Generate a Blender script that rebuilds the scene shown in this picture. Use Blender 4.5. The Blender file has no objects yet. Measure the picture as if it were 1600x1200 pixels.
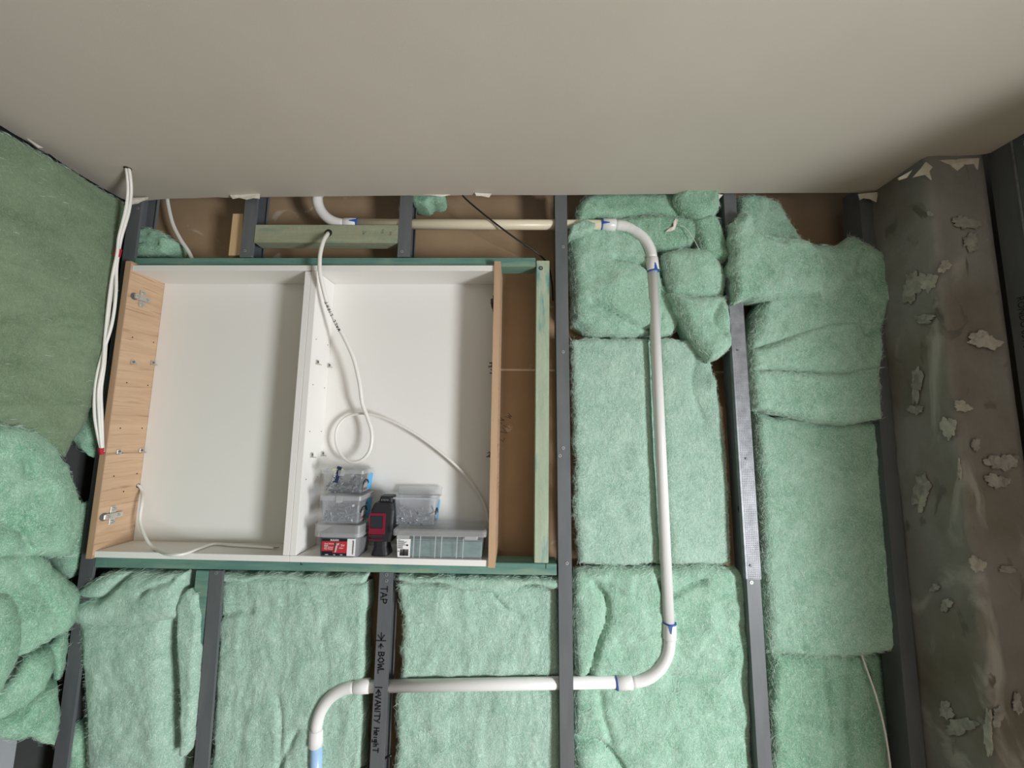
import bpy, bmesh, math, random
import numpy as np
from mathutils import Vector, Matrix
random.seed(7); RNG = np.random.default_rng(7)
SC = bpy.context.scene
COL = SC.collection

# ------------------------------------------------------------------ camera
D = 1.0
def _n(v):
    v = np.array(v, float); return v/np.linalg.norm(v)
VD, VV = (813., 672.), (875., -4600.)
F = math.sqrt(-((VV[0]-800)*(VD[0]-800)+(VV[1]-600)*(VD[1]-600)))
_dy = _n([(VD[0]-800)/F, -(VD[1]-600)/F, -1]); _dz = _n([(VV[0]-800)/F, -(VV[1]-600)/F, -1])
_dx = np.cross(_dy, _dz)
ROT = np.array([_dx, _dy, _dz])
CAM = np.array([0., -D, 0.])
cd = bpy.data.cameras.new('camera'); cam = bpy.data.objects.new('camera', cd); COL.objects.link(cam)
cd.sensor_width = 36.0; cd.lens = 36.0*F/1600.0; cd.clip_start = 0.01
M = Matrix([[*ROT[i], CAM[i]] for i in range(3)]+[[0, 0, 0, 1]])
cam.matrix_world = M
SC.camera = cam

# ------------------------------------------------------------------ light, world, exposure
def area(name, loc, target, sx, sy, power, color):
    l = bpy.data.lights.new(name, 'AREA'); l.shape = 'RECTANGLE'; l.size = sx; l.size_y = sy
    l.energy = power; l.color = color
    o = bpy.data.objects.new(name, l); COL.objects.link(o); o.location = loc
    d = Vector(target)-Vector(loc); o.rotation_euler = d.to_track_quat('-Z', 'Y').to_euler()
    return o
area('window_daylight', (1.72, -1.68, -0.62), (-1, -1.68, -1.50), 0.52, 0.85, 108, (0.95, 0.98, 1.0))
area('fill_light', (-0.25, -2.55, -0.35), (-0.2, 0, -0.1), 0.8, 1.6, 0.8, (1.0, 0.97, 0.92))  # added weak fill behind the camera; the rear wall has no doorway
w = bpy.data.worlds.new('world'); SC.world = w; w.use_nodes = True
w.node_tree.nodes['Background'].inputs[0].default_value = (0.85, 0.92, 1.0, 1)
w.node_tree.nodes['Background'].inputs[1].default_value = 0.1
SC.view_settings.view_transform = 'Standard'; SC.view_settings.look = 'None'
SC.view_settings.exposure = 0.0; SC.view_settings.gamma = 1.0; SC.view_settings.use_curve_mapping = False

# ------------------------------------------------------------------ projecting photo points onto real planes
def ray(px, py):
    return ROT @ np.array([(px-800)/F, -(py-600)/F, -1.0])
def at(px, py, y=0.0):
    v = ray(px, py); return CAM+v*((y-CAM[1])/v[1])
def atx(px, py, x):
    v = ray(px, py); return CAM+v*((x-CAM[0])/v[0])
def atz(px, py, z):
    v = ray(px, py); return CAM+v*((z-CAM[2])/v[2])

# ------------------------------------------------------------------ numpy noise
def _hash(ix, iy, iz):
    h = (ix*374761393+iy*668265263+iz*2147483647+1013904223) & 0x7fffffff
    h = ((h ^ (h >> 13))*1274126177) & 0x7fffffff
    return ((h ^ (h >> 16)) & 0xffff)/65535.0
def vnoise(p):
    p = np.asarray(p, float); i = np.floor(p).astype(np.int64); f = p-i; f = f*f*(3-2*f)
    r = 0
    for a in (0, 1):
        for b in (0, 1):
            for c in (0, 1):
                wgt = (f[..., 0] if a else 1-f[..., 0])*(f[..., 1] if b else 1-f[..., 1])*(f[..., 2] if c else 1-f[..., 2])
                r = r+wgt*_hash(i[..., 0]+a, i[..., 1]+b, i[..., 2]+c)
    return r*2-1
def fbm(p, o=4):
    s = 0; a = 1.0; p = np.asarray(p, float)
    for k in range(o):
        s = s+a*vnoise(p+17.3*k); p = p*2.03; a *= 0.5
    return s

# ------------------------------------------------------------------ materials
def mat(name, base, rough=0.6, metal=0.0, var=None, vscale=(8, 8, 8), detail=4, bump=0.0, bscale=80, spec=0.5, sheen=0.0, ramp=(0.35, 0.65)):
    m = bpy.data.materials.new(name); m.use_nodes = True
    nt = m.node_tree; b = nt.nodes['Principled BSDF']
    b.inputs['Base Color'].default_value = (*base, 1); b.inputs['Roughness'].default_value = rough
    b.inputs['Metallic'].default_value = metal; b.inputs['Specular IOR Level'].default_value = spec
    if sheen: b.inputs['Sheen Weight'].default_value = sheen
    tc = nt.nodes.new('ShaderNodeTexCoord')
    if var:
        mp = nt.nodes.new('ShaderNodeMapping'); mp.inputs['Scale'].default_value = vscale
        no = nt.nodes.new('ShaderNodeTexNoise'); no.inputs['Scale'].default_value = 1.0; no.inputs['Detail'].default_value = detail
        no.inputs['Roughness'].default_value = 0.6
        cr = nt.nodes.new('ShaderNodeValToRGB')
        cr.color_ramp.elements[0].position = ramp[0]; cr.color_ramp.elements[1].position = ramp[1]
        cr.color_ramp.elements[0].color = (*base, 1); cr.color_ramp.elements[1].color = (*var, 1)
        nt.links.new(tc.outputs['Object'], mp.inputs['Vector']); nt.links.new(mp.outputs[0], no.inputs['Vector'])
        nt.links.new(no.outputs['Fac'], cr.inputs[0]); nt.links.new(cr.outputs[0], b.inputs['Base Color'])
    if bump:
        n2 = nt.nodes.new('ShaderNodeTexNoise'); n2.inputs['Scale'].default_value = bscale; n2.inputs['Detail'].default_value = 4
        bp = nt.nodes.new('ShaderNodeBump'); bp.inputs['Strength'].default_value = bump; bp.inputs['Distance'].default_value = 0.004
        nt.links.new(tc.outputs['Object'], n2.inputs['Vector']); nt.links.new(n2.outputs['Fac'], bp.inputs['Height'])
        nt.links.new(bp.outputs[0], b.inputs['Normal'])
    return m
def overlay(m, color, scale, lo, hi, detail=6, mapping=None, dist=0.0):
    """a second blotchy colour over the material's base"""
    nt = m.node_tree; b = nt.nodes['Principled BSDF']
    tc = nt.nodes.new('ShaderNodeTexCoord'); mp = nt.nodes.new('ShaderNodeMapping')
    mp.inputs['Scale'].default_value = mapping or (1, 1, 1)
    no = nt.nodes.new('ShaderNodeTexNoise'); no.inputs['Scale'].default_value = scale; no.inputs['Detail'].default_value = detail
    no.inputs['Distortion'].default_value = dist
    cr = nt.nodes.new('ShaderNodeValToRGB'); cr.color_ramp.elements[0].position = lo; cr.color_ramp.elements[1].position = hi
    mx = nt.nodes.new('ShaderNodeMix'); mx.data_type = 'RGBA'
    nt.links.new(tc.outputs['Object'], mp.inputs[0]); nt.links.new(mp.outputs[0], no.inputs['Vector'])
    nt.links.new(no.outputs['Fac'], cr.inputs[0]); nt.links.new(cr.outputs[0], mx.inputs[0])
    src = b.inputs['Base Color'].links[0].from_socket if b.inputs['Base Color'].links else None
    if src: nt.links.new(src, mx.inputs[6])
    else: mx.inputs[6].default_value = b.inputs['Base Color'].default_value
    mx.inputs[7].default_value = (*color, 1)
    nt.links.new(mx.outputs[2], b.inputs['Base Color'])
    return m

MT = {}
MT['ceiling'] = mat('ceiling_board', (0.50, 0.45, 0.385), 0.9, var=(0.535, 0.485, 0.42), vscale=(2, 2, 2), bump=0.05, bscale=200)
MT['paper'] = mat('torn_paper', (0.72, 0.66, 0.55), 0.9, var=(0.8, 0.77, 0.7), vscale=(60, 60, 60), bump=0.3)
MT['lining'] = overlay(mat('brown_lining', (0.31, 0.205, 0.118), 0.75, var=(0.37, 0.25, 0.148), vscale=(5, 5, 5)), (0.5, 0.42, 0.33), 9, 0.66, 0.74, dist=1.5)
MT['joint'] = mat('joint_paper', (0.62, 0.5, 0.4), 0.8)
MT['plaster'] = mat('wall_plaster', (0.20, 0.18, 0.15), 0.9, var=(0.24, 0.22, 0.19), vscale=(3, 3, 3))
MT['hollowshade'] = mat('hollow_shade', (0.035, 0.04, 0.038), 0.8, var=(0.05, 0.055, 0.05), vscale=(4, 4, 4))  # near-black colour stands in for the shade of the hollow left corner
MT['floor'] = mat('floor_boards', (0.22, 0.17, 0.12), 0.7, var=(0.28, 0.22, 0.16), vscale=(3, 3, 3))
MT['stud'] = mat('dark_steel', (0.115, 0.125, 0.132), 0.5, 0.2, var=(0.145, 0.155, 0.162), vscale=(30, 30, 6), detail=6)
MT['screw'] = mat('screw_steel', (0.42, 0.43, 0.45), 0.4, 0.7)
MT['ink'] = mat('marker_ink', (0.012, 0.012, 0.016), 0.6)
MT['dark'] = mat('dark_hole', (0.01, 0.01, 0.01), 0.9)
MT['scribble'] = mat('pencil', (0.10, 0.065, 0.045), 0.8)
MT['track'] = mat('pale_steel', (0.28, 0.29, 0.31), 0.6)
MT['print'] = mat('stud_print', (0.015, 0.015, 0.018), 0.7)
MT['tgreen'] = overlay(mat('treated_pine', (0.085, 0.20, 0.17), 0.75, var=(0.14, 0.27, 0.22), vscale=(6, 30, 60), detail=5, bump=0.2), (0.24, 0.33, 0.22), 6, 0.55, 0.75, mapping=(1, 3, 6))
MT['tpale'] = overlay(mat('treated_pine_pale', (0.31, 0.39, 0.275), 0.8, var=(0.40, 0.46, 0.35), vscale=(60, 30, 7), detail=6, bump=0.3), (0.09, 0.28, 0.27), 8, 0.58, 0.72, mapping=(6, 3, 1))
MT['tnog'] = overlay(mat('treated_pine_noggin', (0.27, 0.285, 0.19), 0.8, var=(0.32, 0.34, 0.235), vscale=(7, 30, 60), detail=6, bump=0.3), (0.12, 0.26, 0.20), 6, 0.58, 0.75, mapping=(1, 3, 6))
MT['pine'] = mat('raw_pine', (0.55, 0.38, 0.20), 0.7, var=(0.66, 0.48, 0.28), vscale=(70, 20, 5), detail=4)
MT['oak'] = mat('oak_laminate', (0.46, 0.30, 0.185), 0.5, var=(0.59, 0.41, 0.27), vscale=(20, 5, 55), detail=7, ramp=(0.3, 0.7))
overlay(MT['oak'], (0.33, 0.20, 0.115), 1.0, 0.56, 0.72, detail=3, mapping=(20, 6, 110), dist=1.0)
MT['oakedge'] = mat('oak_edging', (0.44, 0.29, 0.18), 0.5, var=(0.50, 0.33, 0.21), vscale=(60, 30, 6))
MT['white'] = mat('white_melamine', (0.80, 0.785, 0.755), 0.42)
MT['whiteedge'] = mat('white_edging', (0.80, 0.78, 0.75), 0.45)
MT['zinc'] = mat('bright_zinc', (0.62, 0.60, 0.55), 0.3, 0.9)
MT['galv'] = mat('galvanised', (0.20, 0.205, 0.22), 0.5, 0.4, var=(0.30, 0.31, 0.33), vscale=(40, 40, 40))
MT['cable'] = mat('white_cable', (0.76, 0.74, 0.70), 0.4)
MT['black'] = mat('black_plastic', (0.012, 0.012, 0.014), 0.45)
MT['redtape'] = mat('red_tape', (0.42, 0.012, 0.03), 0.4)
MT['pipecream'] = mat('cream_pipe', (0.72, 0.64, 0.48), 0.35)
MT['pipe'] = mat('white_pipe', (0.80, 0.785, 0.775), 0.3)
MT['primer'] = mat('blue_primer', (0.02, 0.10, 0.42), 0.4)
MT['bluepipe'] = mat('blue_film', (0.40, 0.60, 0.86), 0.3)
MT['concrete'] = overlay(mat('raw_concrete', (0.235, 0.222, 0.205), 0.9, var=(0.315, 0.305, 0.29), vscale=(7, 7, 3), detail=8, bump=0.6, bscale=40), (0.165, 0.14, 0.10), 3, 0.46, 0.66)
overlay(MT['concrete'], (0.42, 0.40, 0.37), 7, 0.57, 0.66, detail=8, mapping=(1, 1, 0.6), dist=1.2)
overlay(MT['concrete'], (0.15, 0.14, 0.122), 16, 0.64, 0.72, detail=6, mapping=(1, 1, 0.45), dist=1.8)
MT['patch'] = mat('plaster_residue', (0.33, 0.315, 0.285), 0.95, var=(0.45, 0.43, 0.40), vscale=(40, 40, 40), bump=0.6, bscale=120)
overlay(MT['patch'], (0.26, 0.245, 0.225), 45, 0.45, 0.62, dist=1.0)
MT['patchpale'] = mat('pale_residue', (0.56, 0.53, 0.46), 0.95, var=(0.42, 0.40, 0.35), vscale=(50, 50, 50), bump=0.6, bscale=120)
overlay(MT['patchpale'], (0.30, 0.285, 0.26), 38, 0.52, 0.68, dist=1.0)

def wool(name, a, b, pale, scale=(14, 14, 14), seed=0.0):
    m = bpy.data.materials.new(name); m.use_nodes = True
    nt = m.node_tree; p = nt.nodes['Principled BSDF']
    p.inputs['Roughness'].default_value = 1.0; p.inputs['Specular IOR Level'].default_value = 0.05
    p.inputs['Sheen Weight'].default_value = 0.15; p.inputs['Sheen Roughness'].default_value = 0.6
    tc = nt.nodes.new('ShaderNodeTexCoord')
    def noise(sc, det, dist=0.0, rough=0.6):
        mp = nt.nodes.new('ShaderNodeMapping'); mp.inputs['Scale'].default_value = sc; mp.inputs['Location'].default_value = (seed, seed*2, 0)
        n = nt.nodes.new('ShaderNodeTexNoise'); n.inputs['Scale'].default_value = 1; n.inputs['Detail'].default_value = det
        n.inputs['Distortion'].default_value = dist; n.inputs['Roughness'].default_value = rough
        nt.links.new(tc.outputs['Object'], mp.inputs[0]); nt.links.new(mp.outputs[0], n.inputs['Vector']); return n
    n1 = noise(scale, 7, 0.8, 0.72); n2 = noise((230, 230, 150), 3, 2.5)
    cr = nt.nodes.new('ShaderNodeValToRGB'); cr.color_ramp.elements[0].position = 0.34; cr.color_ramp.elements[1].position = 0.64
    cr.color_ramp.elements[0].color = (*a, 1); cr.color_ramp.elements[1].color = (*b, 1)
    c2 = nt.nodes.new('ShaderNodeValToRGB'); c2.color_ramp.elements[0].position = 0.46; c2.color_ramp.elements[1].position = 0.78
    mx = nt.nodes.new('ShaderNodeMix'); mx.data_type = 'RGBA'; mx.inputs[7].default_value = (*pale, 1)
    nt.links.new(n1.outputs['Fac'], cr.inputs[0]); nt.links.new(cr.outputs[0], mx.inputs[6])
    nt.links.new(n2.outputs['Fac'], c2.inputs[0]); nt.links.new(c2.outputs[0], mx.inputs[0])
    nt.links.new(mx.outputs[2], p.inputs['Base Color'])
    n3 = noise((90, 90, 60), 6, 1.5, 0.75)
    bp = nt.nodes.new('ShaderNodeBump'); bp.inputs['Strength'].default_value = 0.75; bp.inputs['Distance'].default_value = 0.006
    nt.links.new(n3.outputs['Fac'], bp.inputs['Height']); nt.links.new(bp.outputs[0], p.inputs['Normal'])
    return m
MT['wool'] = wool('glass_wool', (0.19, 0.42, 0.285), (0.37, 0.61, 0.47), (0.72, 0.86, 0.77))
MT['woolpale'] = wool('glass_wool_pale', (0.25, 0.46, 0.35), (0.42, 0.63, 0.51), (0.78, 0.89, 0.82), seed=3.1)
MT['wooldeep_shade'] = wool('glass_wool_deep_shade', (0.13, 0.34, 0.205), (0.28, 0.52, 0.36), (0.64, 0.80, 0.69), seed=5.3)  # deeper green; on the left wall it paints in the light falloff
MT['woolface'] = wool('glass_wool_face', (0.115, 0.18, 0.095), (0.195, 0.275, 0.165), (0.25, 0.34, 0.22), scale=(8, 6, 14), seed=8.0)
MT['fibre'] = mat('wool_fibre', (0.62, 0.78, 0.68), 0.9)

def clear_plastic(name, tint, fac, rough=0.18, diff=(0.75, 0.78, 0.8)):
    m = bpy.data.materials.new(name); m.use_nodes = True; nt = m.node_tree
    p = nt.nodes['Principled BSDF']; p.inputs['Base Color'].default_value = (*diff, 1); p.inputs['Roughness'].default_value = rough
    t = nt.nodes.new('ShaderNodeBsdfTransparent'); t.inputs[0].default_value = (*tint, 1)
    mx = nt.nodes.new('ShaderNodeMixShader'); mx.inputs[0].default_value = fac
    nt.links.new(t.outputs[0], mx.inputs[1]); nt.links.new(p.outputs[0], mx.inputs[2])
    nt.links.new(mx.outputs[0], nt.nodes['Material Output'].inputs['Surface'])
    return m
MT['clear'] = clear_plastic('clear_plastic', (0.975, 0.98, 0.985), 0.09)
MT['frost'] = clear_plastic('frosted_plastic', (0.95, 0.96, 0.97), 0.17, 0.3, (0.66, 0.68, 0.72))
MT['lidplastic'] = clear_plastic('lid_plastic', (0.95, 0.96, 0.965), 0.30, 0.22, (0.74, 0.75, 0.76))
MT['tubgrey'] = clear_plastic('grey_tub_plastic', (0.7, 0.72, 0.74), 0.55, 0.3, (0.30, 0.31, 0.32))
MT['heap'] = mat('grey_screws', (0.13, 0.14, 0.16), 0.45, 0.5, var=(0.26, 0.27, 0.30), vscale=(60, 60, 60))
MT['bluesticker'] = mat('blue_sticker', (0.06, 0.42, 0.80), 0.4)
MT['label_white'] = mat('label_white', (0.80, 0.80, 0.80), 0.5)
MT['label_red'] = mat('label_red', (0.48, 0.03, 0.045), 0.45)
MT['label_black'] = mat('label_black', (0.012, 0.013, 0.02), 0.45)
MT['dullred'] = mat('dull_red_print', (0.34, 0.16, 0.16), 0.5)
MT['navy'] = mat('navy_tape', (0.015, 0.03, 0.08), 0.5)
MT['yellow'] = mat('pale_yellow', (0.75, 0.78, 0.38), 0.5)
MT['greyprint'] = mat('grey_print', (0.35, 0.34, 0.34), 0.5)
MT['laserbody'] = mat('laser_rubber', (0.018, 0.018, 0.022), 0.5, bump=0.1, bscale=300)
MT['laserred'] = mat('laser_red', (0.20, 0.012, 0.032), 0.35)
MT['laserglass'] = mat('laser_window', (0.03, 0.033, 0.04), 0.12)
MT['tealgoods'] = mat('teal_contents', (0.085, 0.16, 0.155), 0.6, var=(0.14, 0.24, 0.215), vscale=(30, 30, 60))

# ------------------------------------------------------------------ object helpers
def thing(name, label, cat, loc=(0, 0, 0), group=None):
    o = bpy.data.objects.new(name, None); o.empty_display_size = 0.05; COL.objects.link(o); o.location = loc
    o['label'] = label; o['category'] = cat
    if group: o['group'] = group
    return o
def tag(o, label, cat, group=None, kind=None):
    o['label'] = label; o['category'] = cat
    if group: o['group'] = group
    if kind: o['kind'] = kind
    return o
def root_of(o):
    v = Vector((0, 0, 0))
    while o is not None:
        v += o.location; o = o.parent
    return v
def link_mesh(name, me, m, parent=None, loc=None, smooth=False, kind=None):
    """mesh is given in world coordinates; it is moved into its parent's (or its own) frame"""
    o = bpy.data.objects.new(name, me); COL.objects.link(o)
    if m is not None and not me.materials: me.materials.append(m)
    if parent is not None:
        o.parent = parent; me.transform(Matrix.Translation(-root_of(parent)))
    else:
        if loc is None:
            n = len(me.vertices); co = np.empty(n*3); me.vertices.foreach_get('co', co); co = co.reshape(-1, 3)
            loc = ((co[:, 0].min()+co[:, 0].max())/2, (co[:, 1].min()+co[:, 1].max())/2, co[:, 2].min())
        o.location = loc; me.transform(Matrix.Translation(-Vector(loc)))
    if smooth: me.polygons.foreach_set('use_smooth', [True]*len(me.polygons))
    if kind: o['kind'] = kind
    return o
def obj(name, bm, m, parent=None, loc=None, smooth=False, kind=None):
    me = bpy.data.meshes.new(name); bmesh.ops.recalc_face_normals(bm, faces=bm.faces[:]); bm.to_mesh(me); bm.free()
    return link_mesh(name, me, m, parent, loc, smooth, kind)
def struct(name, bm, m):
    o = obj(name, bm, m); o['kind'] = 'structure'; o['label'] = name.replace('_', ' '); return o
def B(): return bmesh.new()
def box(bm, x0, x1, y0, y1, z0, z1, bev=0.0, fn=None):
    r = bmesh.ops.create_cube(bm, size=1.0)['verts']
    for v in r:
        v.co = Vector((x0+(v.co.x+.5)*(x1-x0), y0+(v.co.y+.5)*(y1-y0), z0+(v.co.z+.5)*(z1-z0)))
    if bev:
        es = list({e for v in r for e in v.link_edges})
        r = bmesh.ops.bevel(bm, geom=es, offset=bev, segments=2, affect='EDGES')['verts']
    return bm
def hexa(bm, pts):
    """8 corners: bottom loop 4, top loop 4"""
    vs = [bm.verts.new(p) for p in pts]
    for f in ((3, 2, 1, 0), (4, 5, 6, 7), (0, 1, 5, 4), (1, 2, 6, 5), (2, 3, 7, 6), (3, 0, 4, 7)):
        bm.faces.new([vs[i] for i in f])
    return bm
def prism(bm, poly, vec):
    """polygon (3D points) extruded along vec"""
    a = [bm.verts.new(p) for p in poly]; b = [bm.verts.new(Vector(p)+Vector(vec)) for p in poly]
    n = len(poly); bm.faces.new(a); bm.faces.new(b[::-1])
    for i in range(n): bm.faces.new([a[i], b[i], b[(i+1) % n], a[(i+1) % n]])
    return bm
def spline(pts, n=10):
    P = [np.array(p, float) for p in pts]; P = [2*P[0]-P[1]]+P+[2*P[-1]-P[-2]]; out = []
    for i in range(1, len(P)-2):
        for k in range(n):
            t = k/n
            out.append(0.5*((2*P[i])+(-P[i-1]+P[i+1])*t+(2*P[i-1]-5*P[i]+4*P[i+1]-P[i+2])*t*t+(-P[i-1]+3*P[i]-3*P[i+1]+P[i+2])*t**3))
    out.append(P[-2]); return out
def tube(bm, path, r, seg=10, cap=True, flat=1.0, side=None):
    path = [Vector(p) for p in path]; rings = []; up = Vector((0.13, -1, 0.07)).normalized()
    for i, p in enumerate(path):
        t = (path[min(i+1, len(path)-1)]-path[max(i-1, 0)]).normalized()
        u = (up-t*up.dot(t))
        if u.length < 1e-4: u = t.orthogonal()
        u.normalize(); v = t.cross(u); up = u
        rr = r[i] if isinstance(r, (list, tuple)) else r
        rings.append([bm.verts.new(p+u*math.cos(2*math.pi*k/seg)*rr*flat+v*math.sin(2*math.pi*k/seg)*rr) for k in range(seg)])
    for a, b in zip(rings, rings[1:]):
        for k in range(seg): bm.faces.new([a[k], a[(k+1) % seg], b[(k+1) % seg], b[k]])
    if cap: bm.faces.new(rings[0][::-1]); bm.faces.new(rings[-1])
    return bm
def disc(bm, c, n, r, h=0.001, seg=12):
    c = Vector(c); n = Vector(n).normalized(); u = n.orthogonal().normalized(); v = n.cross(u)
    return prism(bm, [c+u*math.cos(2*math.pi*k/seg)*r+v*math.sin(2*math.pi*k/seg)*r for k in range(seg)], n*h)

# ------------------------------------------------------------------ stroke lettering (hand writing)
GL = {'T': [[(0, 1), (.8, 1)], [(.4, 1), (.4, 0)]], 'A': [[(0, 0), (.35, 1), (.75, 0)], [(.12, .35), (.6, .35)]],
      'P': [[(.05, 0), (.05, 1), (.5, .95), (.65, .75), (.5, .5), (.05, .45)]],
      'B': [[(.05, 0), (.05, 1), (.5, .95), (.6, .75), (.4, .55), (.05, .5)], [(.4, .55), (.7, .3), (.5, .02), (.05, 0)]],
      'O': [[(.35, 1), (.05, .7), (.1, .2), (.4, 0), (.7, .25), (.68, .75), (.35, 1)]],
      'W': [[(0, 1), (.2, 0), (.42, .7), (.65, 0), (.85, 1)]], 'L': [[(.05, 1), (.05, 0), (.65, .05)]],
      'V': [[(0, 1), (.35, 0), (.7, 1)]], 'N': [[(.05, 0), (.05, 1), (.65, 0), (.65, 1)]], 'I': [[(.15, 1), (.15, 0)]],
      'Y': [[(0, 1), (.3, .55)], [(.65, 1), (.2, 0)]], 'H': [[(.05, 1), (.05, 0)], [(.6, 1), (.6, 0)], [(.05, .5), (.6, .5)]],
      'E': [[(.6, 1), (.05, 1), (.05, 0), (.6, 0)], [(.05, .5), (.5, .5)]],
      'G': [[(.65, .85), (.35, 1), (.05, .6), (.15, .1), (.5, .05), (.65, .4), (.4, .4)]],
      'S': [[(.6, .9), (.3, 1), (.1, .75), (.55, .35), (.4, 0), (.05, .1)]],
      '<': [[(.6, .95), (0, .5), (.6, .05)], [(0, .5), (.9, .5)]], '>': [[(.3, .95), (.9, .5), (.3, .05)], [(0, .5), (.9, .5)]],
      '|': [[(.1, 1.15), (.1, -.15)]], ' ': [], 'e': [[(.05, .35), (.5, .4), (.4, .65), (.1, .55), (.08, .1), (.5, .05)]],
      'i': [[(.15, .6), (.15, 0)]], 'g': [[(.5, .6), (.1, .55), (.1, .2), (.5, .2), (.5, .65), (.45, -.3), (.1, -.3)]],
      'h': [[(.05, 1), (.05, 0)], [(.05, .5), (.4, .6), (.45, 0)]], 't': [[(.2, 1), (.2, 0)], [(0, .65), (.45, .65)]]}
def strokes(bm, text, o, right, up, nrm, h, wdt, sp=0.9, jitter=0.03, adv=None):
    o, right, up, nrm = Vector(o), Vector(right).normalized(), Vector(up).normalized(), Vector(nrm).normalized(); x = 0
    for ch in text:
        for st in GL.get(ch, []):
            pts = [o+right*((x+px+random.uniform(-jitter, jitter))*h)+up*((py+random.uniform(-jitter, jitter))*h)+nrm*0.0004 for px, py in st]
            for a, b in zip(pts, pts[1:]):
                d = (b-a); 
                if d.length < 1e-6: continue
                d.normalize(); s = nrm.cross(d)*wdt/2; a2 = a-d*wdt*.4; b2 = b+d*wdt*.4
                prism(bm, [a2-s, b2-s, b2+s, a2+s], nrm*0.0002)
        x += sp if ch not in 'iI|' else sp*.6
    return bm
def text_mesh(name, s, size, o, right, up, nrm, m, parent, align='LEFT', bold=0.0):
    cu = bpy.data.curves.new(name, 'FONT'); cu.body = s; cu.size = size; cu.align_x = align; cu.extrude = 0.00015; cu.offset = bold
    cu.resolution_u = 2
    t = bpy.data.objects.new(name+'_tmp', cu); COL.objects.link(t)
    dg = bpy.context.evaluated_depsgraph_get(); me = bpy.data.meshes.new_from_object(t.evaluated_get(dg))
    bpy.data.objects.remove(t)
    right, up, nrm = Vector(right).normalized(), Vector(up).normalized(), Vector(nrm).normalized()
    R4 = Matrix([[right[i], up[i], nrm[i], o[i]] for i in range(3)]+[[0, 0, 0, 1]])
    me.transform(R4); me.materials.clear()
    return link_mesh(name, me, m, parent)

# ================================================================== THE SETTING
FLOOR = -1.72
def ceil_z(x): return 0.637+0.0062*(x-0.09)
# ceiling outline (wobbly hand-cut edges) following the wall line, the column and the side walls
edge = []
def addl(px_pts, fn):
    for p in px_pts: edge.append(fn(*p))
cz = 0.637
pts = [atz(*p, cz) for p in [(0, 190), (22, 204), (40, 214), (62, 229), (78, 236), (100, 252), (130, 271), (150, 283), (172, 296), (190, 306), (204, 311)]]
pts += [atz(*p, cz) for p in [(232, 309.5), (262, 307), (300, 306.5), (340, 305), (356, 306), (408, 305), (470, 305), (560, 304.5), (640, 304), (690, 306), (705, 304.5), (760, 304), (870, 305), (960, 304.5), (1060, 304), (1120, 303.5), (1220, 303.5), (1340, 304), (1352, 306), (1366, 303)]]
pts += [atz(*p, cz) for p in [(1376, 297), (1398, 283), (1420, 267), (1444, 250), (1470, 249), (1500, 247), (1530, 246), (1548, 243), (1562, 235), (1600, 213)]]
out = [Vector((float(p[0]), float(p[1]), ceil_z(p[0]))) for p in pts]
out += [Vector((1.14, -0.4, ceil_z(1.1))), Vector((1.14, -0.68, ceil_z(1.1))), Vector((1.80, -0.68, ceil_z(1.8))), Vector((1.80, -2.7, ceil_z(1.8))), Vector((-1.14, -2.7, ceil_z(-1.1))), Vector((-1.12, -0.5, ceil_z(-1.1)))]
bm = B(); prism(bm, out, (0, 0, 0.013)); ceiling = struct('ceiling', bm, MT['ceiling'])
# hole the cables come through, torn paper along the edge
p = atz(200, 259, cz-0.001); bm = B()
prism(bm, [p+Vector((math.cos(a)*0.010*random.uniform(.7, 1.2), math.sin(a)*0.008, -0.0006+ceil_z(p[0])-cz)) for a in [k*.7 for k in range(9)]], (0, 0, 0.0005))
obj('cable_hole', bm, MT['dark'], ceiling)
def paper(pp, y, th=0.0015):
    bm = B(); P = [at(a, b, y) for a, b in pp]; P = [q+np.array([0, random.uniform(-.003, .003), 0]) for q in P]
    prism(bm, [Vector(q) for q in P], (0, th, 0)); return obj('torn_paper', bm, MT['paper'], ceiling)
paper([(205, 309), (232, 309), (231, 312), (222, 314), (214, 317), (206, 320), (203, 314)], -0.01)
paper([(190, 325), (197, 320), (200, 316), (203, 322), (197, 330), (193, 334)], -0.02)
paper([(358, 304), (406, 303), (406, 311), (396, 310), (385, 312), (372, 308), (364, 311)], -0.012)
paper([(655, 303), (692, 303), (704, 304), (690, 307), (672, 305.5)], -0.006)
paper([(742, 302), (768, 303), (764, 308), (752, 306), (744, 306)], -0.012)
paper([(1341, 303), (1372, 300), (1369, 316), (1360, 310), (1350, 309), (1343, 313)], -0.016)
paper([(1118, 303), (1130, 304), (1122, 313), (1119, 320)], -0.006)
paper([(40, 214), (64, 229), (60, 231), (44, 220)], -0.22)
for pp in ([(1448, 252), (1456, 262), (1452, 268), (1454, 282), (1447, 272), (1428, 276), (1440, 262)], [(1405, 277), (1425, 266), (1418, 277), (1406, 281)]):
    paper(pp, -0.143, 0.002)
paper([(1465, 249), (1530, 247), (1528, 275), (1518, 262), (1508, 256), (1498, 268), (1484, 258)], -0.144, 0.002)

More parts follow.
